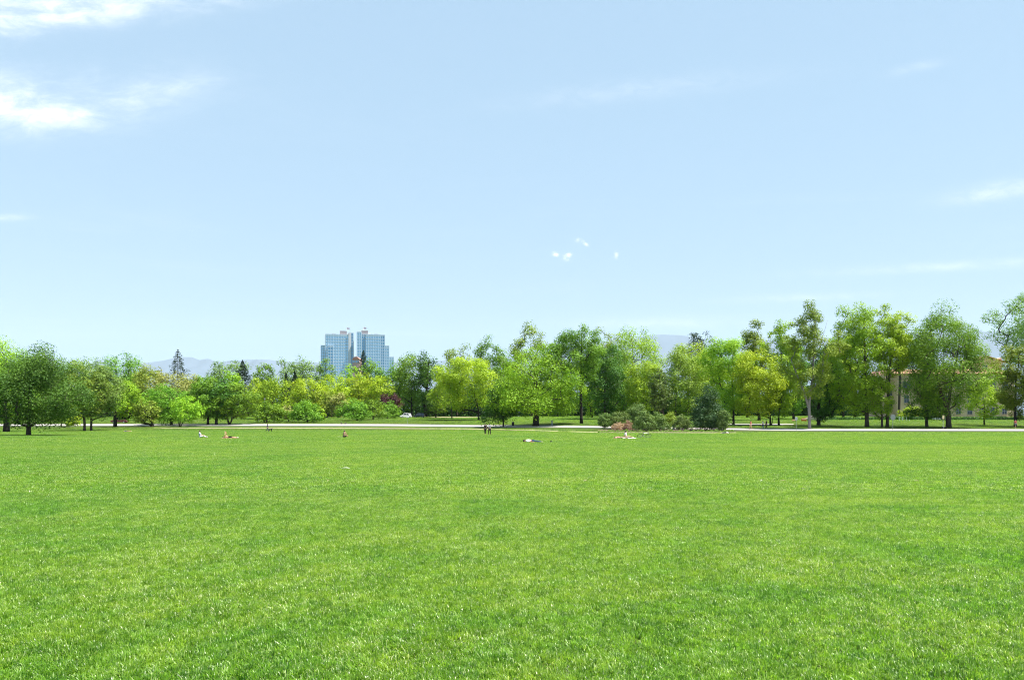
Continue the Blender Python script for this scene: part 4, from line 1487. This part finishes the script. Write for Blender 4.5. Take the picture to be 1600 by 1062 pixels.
def person(label, loc, rz, J, top, bottom, hair=HAIR_D, shoes=M_SHOE, sleeves=.6, shorts=False, bare=False, scale=1.0, long_hair=False, group=None, face=1):
    root = thing('person', label, 'person', loc, rz, group)
    root.scale = (scale,) * 3
    names, V, Rr, E = [], [], [], []

    def add(nm, p, r_, par=None):
        names.append(nm)
        V.append(Vector(p))
        Rr.append(r_)
        if par is not None:
            E.append((names.index(par), len(names) - 1))

    def rad(nm):
        return RAD[nm[:-1]] if nm[-1] in 'LR' and nm[:-1] in RAD else RAD[nm]
    chain = [('pelvis', None), ('waist', 'pelvis'), ('chest', 'waist'), ('nb', 'chest'), ('neck', 'nb'), ('head', 'neck'), ('crown', 'head')]
    for s in 'LR':
        chain += [('sh' + s, 'nb'), ('el' + s, 'sh' + s), ('wr' + s, 'el' + s), ('palm' + s, 'wr' + s), ('hip' + s, 'pelvis'), ('kn' + s, 'hip' + s), ('an' + s, 'kn' + s), ('heel' + s, 'an' + s), ('toe' + s, 'an' + s)]
    for nm, par in chain:
        add(nm, J[nm], rad(nm), par)
    # nose and fingers
    up = (V[names.index('crown')] - V[names.index('head')]).normalized()
    fwd = Vector((0, 1, 0)) - up * up.y
    if fwd.length < .3:
        fwd = Vector((0, 0, face))
    fwd.normalize()
    hd = V[names.index('head')]
    add('nose', hd + fwd * .10 - up * .005, .012, 'head')
    for s in 'LR':
        pm, wr = V[names.index('palm' + s)], V[names.index('wr' + s)]
        d = (pm - wr).normalized()
        lat = d.cross(Vector((1, 0, 0)) if abs(d.x) < .8 else Vector((0, 1, 0))).normalized()
        cur = lat.cross(d)
        for fi, (o_, L) in enumerate(((-.030, .075), (-.010, .088), (.010, .082), (.029, .064))):
            a_ = pm + d * .03 + lat * o_
            add('f%d%s' % (fi, s), a_, .0095, 'palm' + s)
            add('g%d%s' % (fi, s), a_ + d * L * .6 + cur * .008, .0085, 'f%d%s' % (fi, s))
            add('h%d%s' % (fi, s), a_ + d * L + cur * .028, .0075, 'g%d%s' % (fi, s))
        a_ = wr.lerp(pm, .5) + lat * -.036
        add('t1' + s, a_, .011, 'palm' + s)
        add('t2' + s, a_ + lat * -.018 + d * .045, .0095, 't1' + s)
    body = skinned('body', V, Rr, E, SKIN, root)
    P = {n: v for n, v in zip(names, V)}

    def shell(nm, keys, edges, grow, mat):
        vs, rs = [], []
        for k_ in keys:
            if isinstance(k_, tuple):
                vs.append(P[k_[0]].lerp(P[k_[1]], k_[2]))
                rs.append(rad(k_[0]) * (1 - k_[2]) + rad(k_[1]) * k_[2] + grow)
            else:
                vs.append(P[k_])
                rs.append(rad(k_) + grow)
        return skinned(nm, vs, rs, edges, mat, root)
    if not bare:
        shell('shirt', [('pelvis', 'waist', .15), 'waist', 'chest', 'nb', 'shL', ('shL', 'elL', sleeves if sleeves <= 1 else 1), 'shR', ('shR', 'elR', sleeves if sleeves <= 1 else 1)] +
              ([('elL', 'wrL', .9), ('elR', 'wrR', .9)] if sleeves > 1 else []),
              [(0, 1), (1, 2), (2, 3), (3, 4), (4, 5), (3, 6), (6, 7)] + ([(5, 8), (7, 9)] if sleeves > 1 else []), .014, top)
    elif top is not None:
        shell('bikini_top', [('waist', 'chest', .75), ('waist', 'chest', 1.0)], [(0, 1)], .008, top)
    le = .85 if not shorts else None
    ks = ['pelvis', 'hipL', ('hipL', 'knL', .8 if shorts else 1), 'hipR', ('hipR', 'knR', .8 if shorts else 1)]
    es = [(0, 1), (1, 2), (0, 3), (3, 4)]
    if not shorts:
        ks += [('knL', 'anL', .5), ('anL', 'knL', .08), ('knR', 'anR', .5), ('anR', 'knR', .08)]
        es += [(2, 5), (5, 6), (4, 7), (7, 8)]
    shell('shorts' if shorts else 'trousers', ks, es, .015, bottom)
    if shoes:
        for s in 'LR':
            shell('shoe', ['heel' + s, 'toe' + s], [(0, 1)], .014, shoes)
    hc = P['head'] + up * .03 - fwd * .022
    hb = MB().ball((0, 0, 0), (.094, .106, .105), 14, 10)
    h_ = hb.build('hair', hair, root, hc, smooth=True)
    zax = up
    xax = fwd.cross(up).normalized()
    h_.rotation_euler = Matrix((xax, fwd, up)).transposed().to_euler()
    if long_hair:
        MB().tube([(0, -.05, .02), (0, -.10, -.10), (0, -.11, -.26)], [.09, .08, .04], 10).build('ponytail', hair, h_, smooth=True)
    for s in (-1, 1):
        MB().ball(hd + fwd * .083 + xax * s * .032 + up * .012, .011, 8, 6).build('eye', M_BLACK, root)
        MB().ball(hd + xax * s * .086 - fwd * .005, (.014, .022, .03), 8, 6).build('ear', SKIN, root)
    return root


def at(u, v=None, Y=None):
    return ground_at(u, Y if Y else solveY(u, v))


person('person in a pale grey shirt sitting on the lawn at left', at(312.5, 683.6), R(-75), pose_sit(-.05, .12, False), C['paleblue'], C['white'], sleeves=.9, scale=.98)
person('person lying on their back with arms raised, white shoes', at(358.5, 684.6), R(-90), pose_lie('up', .06), None, C['black'], bare=True, shorts=True, scale=1.05)
person('person in a dark jacket walking a dog across the lawn', at(417.8, 674.0), R(-60), pose_stand(.2), C['navy'], C['slate'], sleeves=2, scale=1.0)
person('bare backed person sitting alone on the lawn, dark hair', at(538, 683.4), R(-10), pose_sit(.06, .2, False), C['black'], C['black'], bare=True, shorts=True, hair=HAIR_B, shoes=None)
person('left one of two people walking side by side, dark top', at(758.3, 679.0), R(15), pose_stand(.12), C['black'], C['black'], sleeves=.7)
person('right one of two people walking side by side, white sleeves', at(765, 679.6), R(25), pose_stand(-.16), C['grey'], C['black'], sleeves=.8, scale=1.02)
person('person in a white shirt lying on the grass nearest the camera', at(831, 691.0), R(-88), pose_lie('side', .03, True), C['white'], C['denim'], sleeves=.95, scale=1.06, face=-1)
person('person lying on a white blanket next to the bicycle', at(969, 685.0), R(-92), pose_lie('head', .12), C['pink'], C['tan'], shorts=True, hair=HAIR_D, scale=.95)
person('person sitting on a white blanket next to the bicycle', at(978.5, 684.4), R(-80), pose_sit(-.12, .10), C['white'], C['tan'], shorts=True, hair=HAIR_D)
person('person lying on the lawn below the dark juniper', at(1134, 677.0), R(90), pose_lie('side', .03, True), C['white'], C['slate'], scale=.9)
person('person lying at the shade edge under the left trees', at(199, 674.2), R(-90), pose_lie('head', .1), C['slate'], C['tan'], shorts=True)
person('person in red with tan shorts walking along the road', at(1173.2, 670.8), R(95), pose_stand(.2), C['red'], C['tan'], shorts=True, sleeves=.4)
person('person in grey top beside a person in black on the road', at(1192, 670.5), R(80), pose_stand(.18), C['grey'], C['denim'], sleeves=.8)
person('person all in black walking along the road', at(1197.4, 670.3), R(85), pose_stand(-.18), C['black'], C['black'], sleeves=.9, scale=1.03)
person('person in a red shirt by the road at the right edge', at(1586.6, 669.4), R(190), pose_stand(.08), C['red'], C['slate'], shorts=True, scale=1.05)


def dog(label, loc, rz, scale, mat, lying=False):
    root = thing('dog', label, 'dog', loc, rz)
    root.scale = (scale,) * 3
    dz = -.26 if lying else 0
    V = [(0, -.28, .52 + dz), (0, 0, .50 + dz), (0, .26, .53 + dz), (0, .38, .64 + dz), (0, .46, .74 + dz), (0, .56, .71 + dz), (0, .64, .69 + dz)]
    Rr = [.10, .105, .13, .085, .075, .045, .032]
    E = [(i, i + 1) for i in range(6)]
    for s in (-1, 1):
        b = len(V)
        if lying:
            V += [(s * .10, .26, .16), (s * .11, .40, .05), (s * .11, .58, .035)]
            Rr += [.055, .035, .03]
            E += [(2, b), (b, b + 1), (b + 1, b + 2)]
            b = len(V)
            V += [(s * .12, -.16, .14), (s * .15, -.05, .06), (s * .14, -.20, .04), (s * .14, -.06, .03)]
            Rr += [.075, .045, .03, .028]
            E += [(0, b), (b, b + 1), (b + 1, b + 2), (b + 2, b + 3)]
        else:
            V += [(s * .085, .27, .36), (s * .085, .25, .18), (s * .085, .27, .05), (s * .085, .32, .03)]
            Rr += [.055, .034, .026, .03]
            E += [(2, b), (b, b + 1), (b + 1, b + 2), (b + 2, b + 3)]
            b = len(V)
            V += [(s * .085, -.22, .36), (s * .085, -.36, .20), (s * .085, -.32, .05), (s * .085, -.27, .03)]
            Rr += [.07, .032, .026, .03]
            E += [(0, b), (b, b + 1), (b + 1, b + 2), (b + 2, b + 3)]
    b = len(V)
    V += [(0, -.40, .58 + dz), (0, -.52, .66 + dz)]
    Rr += [.03, .018]
    E += [(0, b), (b, b + 1)]
    skinned('body', V, Rr, E, mat, root, 2, 1)
    for s in (-1, 1):
        MB().prism([(s * .03, .79 + dz), (s * .075, .79 + dz), (s * .085, .70 + dz)], .42, .46).build('ear', mat, root)


M_DOG = plain('dog_fur_black', (.015, .014, .014), .8, .2, var=.1)
dog('dark dog walking beside the person in a dark jacket', at(422.3, 674.4), R(-100), 1.0, M_DOG)
dog('black dog lying at the foot of the broad forked trunk', at(1476, 670.2), R(80), 1.1, M_DOG, True)


def goose(label, loc, rz):
    root = thing('goose', label, 'bird', loc, rz, None)
    V = [(0, -.30, .30), (0, -.1, .30), (0, .16, .33), (0, .26, .46), (0, .28, .62), (0, .34, .68), (0, .43, .665), (0, -.42, .32)]
    Rr = [.07, .14, .12, .05, .032, .04, .018, .025]
    E = [(1, 0), (1, 2), (2, 3), (3, 4), (4, 5), (5, 6), (0, 7)]
    skinned('body', V, Rr, E, plain('goose_feather', (.06, .05, .045), .8, .2), root, 2, 1)
    for s in (-1, 1):
        MB().tube([(s * .05, 0, .22), (s * .05, .0, .03), (s * .05, .07, .015)], .014, 6).build('leg', M_BLACK, root)


goose('left one of two dark geese at the far road edge', at(533.5, 662.9), R(70))
goose('right one of two dark geese at the far road edge', at(539.8, 662.9), R(-80))


def bicycle(label, loc, rz):
    root = thing('bicycle', label, 'bicycle', loc, rz)
    # built upright in x (length) / z, then laid on its side
    holder_rot = Matrix.Rotation(R(50), 4, 'X')
    fr = plain('bike_frame', (.05, .055, .065), .35, .5, .4, var=.03)

    def fin(o):
        o.data.transform(holder_rot)
        o.location = (0, 0, .07)
        return o
    A, B, D, E_, S = (-.52, 0, .34), (-.06, 0, .28), (-.22, 0, .80), (.36, 0, .78), (.40, 0, .66)
    fin(MB().tube([A, B], .014, 6).tube([A, D], .012, 6).tube([B, D], .018, 6).tube([D, E_], .018, 6).tube([B, S], .02, 6).tube([S, E_], .02, 6).build('frame', fr, root))
    fin(MB().tube([S, (.44, 0, .52), (.54, 0, .34)], .015, 6).build('fork', fr, root))
    for x in (-.52, .54):
        w = fin(MB().ring((x, 0, .34), .325, .022, 'y', 28, 8).build('tyre', M_RUBBER, root, smooth=True))
        sp = MB()
        for i in range(14):
            a_ = math.pi * 2 * i / 14
            sp.tube([(x, 0, .34), (x + .31 * math.cos(a_), 0, .34 + .31 * math.sin(a_))], .003, 4)
        sp.ring((x, 0, .34), .305, .010, 'y', 28, 6)
        o = sp.build('rim', M_GREY, w)
        o.data.transform(holder_rot)
    fin(MB().ball((-.25, 0, .90), (.13, .06, .035)).tube([D, (-.25, 0, .88)], .013, 6).build('saddle', M_BLACK, root, smooth=True))
    fin(MB().tube([E_, (.34, 0, .90), (.38, 0, .95)], .013, 6).tube([(.30, -.29, .97), (.38, -.1, .95), (.38, .1, .95), (.30, .29, .97)], .013, 6).build('handlebar', M_BLACK, root))
    fin(MB().tube([(-.06, -.06, .28), (.08, -.07, .18)], .012, 6).tube([(-.06, .06, .28), (-.20, .07, .38)], .012, 6).ring((-.06, .03, .28), .09, .008, 'y', 18, 5).build('crank', M_GREY, root))
    for (x, y, z) in ((.08, -.12, .18), (-.20, .12, .38)):
        fin(MB().box(x - .05, x + .05, y - .05, y + .05, z - .012, z + .012).build('pedal', M_BLACK, root))


bicycle('bicycle lying on the lawn beside the two resting people', at(1005.5, 684.0), R(8))


def blanket(u, v, w, d, mat, label, rz=0):
    g = at(u, v)
    n, m_ = 16, 10
    r = random.Random(int(u))
    b = MB()
    for j in range(m_ + 1):
        for i in range(n + 1):
            b.v.append(((i / n - .5) * w + r.uniform(-.01, .01), (j / m_ - .5) * d + r.uniform(-.01, .01), .055 + .012 * math.sin(i * 1.7 + j) + r.uniform(0, .012)))
    for j in range(m_):
        for i in range(n):
            q = j * (n + 1) + i
            b.f.append((q, q + 1, q + n + 2, q + n + 1))
    o = b.build('blanket', mat, None, g, smooth=True)
    o.rotation_euler.z = rz
    s_ = o.modifiers.new('s', 'SOLIDIFY')
    s_.thickness = .012
    tag(o, label, 'blanket')


blanket(976, 684.8, 2.5, 1.7, C['white'], 'white blanket under the two people by the bicycle')
blanket(532.5, 682.6, .9, .7, plain('cloth_cream', (.7, .66, .48), .9, .1), 'small cream cloth left of the bare backed person')
blanket(359.5, 684.8, 2.1, .85, plain('towel_red', (.42, .22, .17), .9, .1), 'reddish towel under the person with raised arms')


def bag(label, loc, rz, mat):
    root = thing('shoulder_bag', label, 'bag', loc, rz)
    b = MB().prism([(-.24, .03), (.24, .03), (.26, .14), (.20, .26), (0, .30), (-.2, .25), (-.26, .13)], -.1, .1)
    b.build('body', mat, root, bevel=.03)
    MB().tube([(-.15, 0, .26), (-.1, .02, .36), (.1, .02, .36), (.15, 0, .26)], .013, 6).build('strap', mat, root)
    return root


bag('small dark bag right of the person nearest the camera', at(861, 690.8), R(20), C['black']).scale = (.45, .45, .45)

# ------------------------------------------------------------------ litter on the near lawn
M_DRY = plain('dry_leaf', (.52, .44, .26), .8, .2, var=.15, scale=40)
M_FEATHER = plain('feather_white', (.72, .70, .64), .8, .2, var=.05, scale=40)


def dry_leaf(u, v, L, rz, mat, label, name='fallen_leaf'):
    g = at(u, v)
    n = 7
    b = MB()
    for i in range(n + 1):
        t_ = i / n
        w = L * .24 * math.sin(math.pi * min(1, t_ * .95 + .04)) ** .8
        z = .035 + .018 * math.sin(t_ * 3.1)
        b.v += [((t_ - .5) * L, -w, z + .012), ((t_ - .5) * L, 0, z), ((t_ - .5) * L, w, z + .014)]
    for i in range(n):
        for j in range(2):
            q = i * 3 + j
            b.f.append((q, q + 3, q + 4, q + 1))
    o = b.build(name, mat, None, g)
    o.rotation_euler.z = rz
    s_ = o.modifiers.new('s', 'SOLIDIFY')
    s_.thickness = .002
    tag(o, label, 'leaf' if name == 'fallen_leaf' else 'feather')


dry_leaf(827, 998, .085, R(35), M_FEATHER, 'pale feather lying on the grass near the bottom centre', 'feather')
dry_leaf(1190, 897, .07, R(10), M_FEATHER, 'white feather on the lawn right of centre', 'feather')
dry_leaf(857, 990, .05, R(100), plain('leaf_gold', (.55, .40, .08), .8, .2), 'golden fallen leaf right of the pale feather')
dry_leaf(915, 952, .10, R(5), M_DRY, 'brown curled leaf on the lawn right of centre')
dry_leaf(1432, 990, .11, R(160), M_DRY, 'dry leaf in the lower right of the lawn')
dry_leaf(1224, 1052, .16, R(170), M_DRY, 'long dry leaf at the bottom edge of the lawn')
dry_leaf(513, 957, .07, R(60), M_DRY, 'dry leaf in the lower left of the lawn')
dry_leaf(540, 733, .30, R(0), M_FEATHER, 'pale scrap lying in the middle of the lawn', 'fallen_leaf')

# ------------------------------------------------------------------ grass
def patch(seed, size, n, wmin, wmax, hmin, hmax):
    r = np.random.default_rng(seed)
    P = np.zeros((n, 3))
    nc = max(40, int(n / 26))
    cc = np.sqrt(r.uniform(0, 1, nc)) * size / 2
    ca = r.uniform(0, 6.2832, nc)
    ctr = np.stack([cc * np.cos(ca), cc * np.sin(ca)], 1)
    ci = r.integers(0, nc, n)
    spread = .62 * size / math.sqrt(nc)
    P[:, :2] = ctr[ci] + r.normal(0, spread, (n, 2)) * .55
    caz = r.uniform(0, 2 * np.pi, nc)
    az = caz[ci] + r.normal(0, 1.0, n)
    lean = np.clip(np.abs(r.normal(.80, .40, n)), 0, 1.35)
    ch = r.uniform(.45, 1.3, nc)[ci]
    cvar = r.beta(.65, .75, nc)[ci]
    h = r.uniform(hmin, hmax, n) * ch
    w = r.uniform(wmin, wmax, n)
    d = np.stack([np.cos(az), np.sin(az), np.zeros(n)], 1)
    faz = az + r.normal(np.pi / 2, .5, n)
    s = np.stack([np.cos(faz), np.sin(faz), np.zeros(n)], 1)
    up = np.array([0, 0, 1.0])
    m1 = P + (up * np.cos(lean * .55)[:, None] + d * np.sin(lean * .55)[:, None]) * (h * .55)[:, None]
    tp = m1 + (up * np.cos(lean * 1.5)[:, None] + d * np.sin(lean * 1.5)[:, None]) * (h * .5)[:, None]
    V = np.empty((n, 5, 3))
    V[:, 0] = P - s * (w / 2)[:, None]
    V[:, 1] = P + s * (w / 2)[:, None]
    V[:, 2] = m1 + s * (w * .42)[:, None]
    V[:, 3] = m1 - s * (w * .42)[:, None]
    V[:, 4] = tp
    b = 5 * np.arange(n)[:, None]
    T = np.concatenate([b + np.array([[0, 1, 2]]), b + np.array([[0, 2, 3]]), b + np.array([[3, 2, 4]])], 0)
    me = np_mesh('grass_tuft', V.reshape(-1, 3), T, 3, {'leafvar': np.repeat(np.where(r.uniform(0, 1, n) < .085, r.uniform(.965, 1, n), .93 * (.74 * cvar + .26 * r.uniform(0, 1, n))), 5)})
    me.materials.append(M_BLADE)
    return me


def on_hard(X, Y, pad):
    u = X / np.maximum(Y, 1) * F + 800
    rn, rf = np.interp(u, US, RN), np.interp(u, US, RF)
    bad = (Y > rn - pad) & (Y < rf + pad)
    pn, pf = np.interp(u, UP, PN), np.interp(u, UP, PF)
    bad |= (u > 240) & (u < 1150) & (Y > pn - pad * .4) & (Y < pf + pad * .4)
    ln = np.interp(u, UL, LN)
    bad |= (u > 1120) & (u < 1241) & (Y > ln - pad) & (Y < ln + 5 + pad)
    b0 = np.interp(u, BU, BN)
    bad |= (u > 934) & (u < 1146) & (Y > b0 - pad * .3) & (Y < np.interp(u, BU, BF) + pad * .3)
    bad |= (u > 665) & (u < 793) & (Y > 267) & (Y < 285)
    return bad


BU = np.arange(930, 1151, 5.0)
BN = np.array([solveY(q, 675.0) for q in BU])
BF = np.array([solveY(q, 669.8) for q in BU])


def scatter(name, label, proto, pts, rot, scl):
    me = bpy.data.meshes.new(name)
    me.vertices.add(len(pts))
    me.vertices.foreach_set('co', np.asarray(pts, np.float32).ravel())
    for nm, val in (('rotz', rot), ('scl', scl)):
        a_ = me.attributes.new(nm, 'FLOAT', 'POINT')
        a_.data.foreach_set('value', np.asarray(val, np.float32))
    o = mesh_obj(name, me)
    tag(o, label, kind='stuff')
    ng = bpy.data.node_groups.new('scatter_' + name, 'GeometryNodeTree')
    ng.interface.new_socket('Geometry', in_out='INPUT', socket_type='NodeSocketGeometry')
    ng.interface.new_socket('Geometry', in_out='OUTPUT', socket_type='NodeSocketGeometry')
    N = ng.nodes
    gi, go = N.new('NodeGroupInput'), N.new('NodeGroupOutput')
    iop = N.new('GeometryNodeInstanceOnPoints')
    oi = N.new('GeometryNodeObjectInfo')
    oi.inputs['Object'].default_value = proto
    oi.inputs['As Instance'].default_value = True
    a1 = N.new('GeometryNodeInputNamedAttribute')
    a1.data_type = 'FLOAT'
    a1.inputs['Name'].default_value = 'rotz'
    a2 = N.new('GeometryNodeInputNamedAttribute')
    a2.data_type = 'FLOAT'
    a2.inputs['Name'].default_value = 'scl'
    cx = N.new('ShaderNodeCombineXYZ')
    ng.links.new(a1.outputs[0], cx.inputs[2])
    ng.links.new(gi.outputs[0], iop.inputs['Points'])
    ng.links.new(oi.outputs['Geometry'], iop.inputs['Instance'])
    ng.links.new(cx.outputs[0], iop.inputs['Rotation'])
    ng.links.new(a2.outputs[0], iop.inputs['Scale'])
    ng.links.new(iop.outputs[0], go.inputs[0])
    md = o.modifiers.new('scatter', 'NODES')
    md.node_group = ng
    return o


def grass_zone(name, label, seed, size, n, w, h, y0, y1, step, side):
    r = np.random.default_rng(seed)
    proto = bpy.data.objects.new('grass_tuft', patch(seed, size, n, *w, *h))
    pts = []
    Y = y0
    while Y < y1:
        half = Y * (side + .12) + 10
        xs = np.arange(-half, half, step)
        q = np.stack([xs + r.uniform(-.12, .12, len(xs)) * step, Y + r.uniform(-.12, .12, len(xs)) * step], 1)
        pts.append(q)
        Y += step
    q = np.concatenate(pts)
    # ragged hand-over between zones
    e = min(step * 2, 4)
    keep = (q[:, 1] > y0 + r.uniform(-1, 0, len(q)) * 0) & ~on_hard(q[:, 0], q[:, 1], size * .5)
    q = q[keep]
    p3 = np.column_stack([q, zt(q[:, 0], q[:, 1])])
    # the prototype itself stays out of the view layer: it is only reached through the scatter
    o = scatter(name, label, proto, p3, r.uniform(0, 6.283, len(p3)), r.uniform(.9, 1.15, len(p3)))
    return len(p3)


grass_zone('grass', 'short green grass of the nearest lawn', 21, .90, 5200, (.0038, .0075), (.025, .058), 0.4, 17, .45, .80)
grass_zone('grass', 'short green grass of the middle lawn', 22, 3.0, 11000, (.009, .016), (.03, .065), 16.8, 62, 1.5, .80)
grass_zone('grass', 'short green grass of the far lawn and the rise', 23, 8.0, 14000, (.026, .042), (.04, .08), 61.5, 300, 4.0, .82)
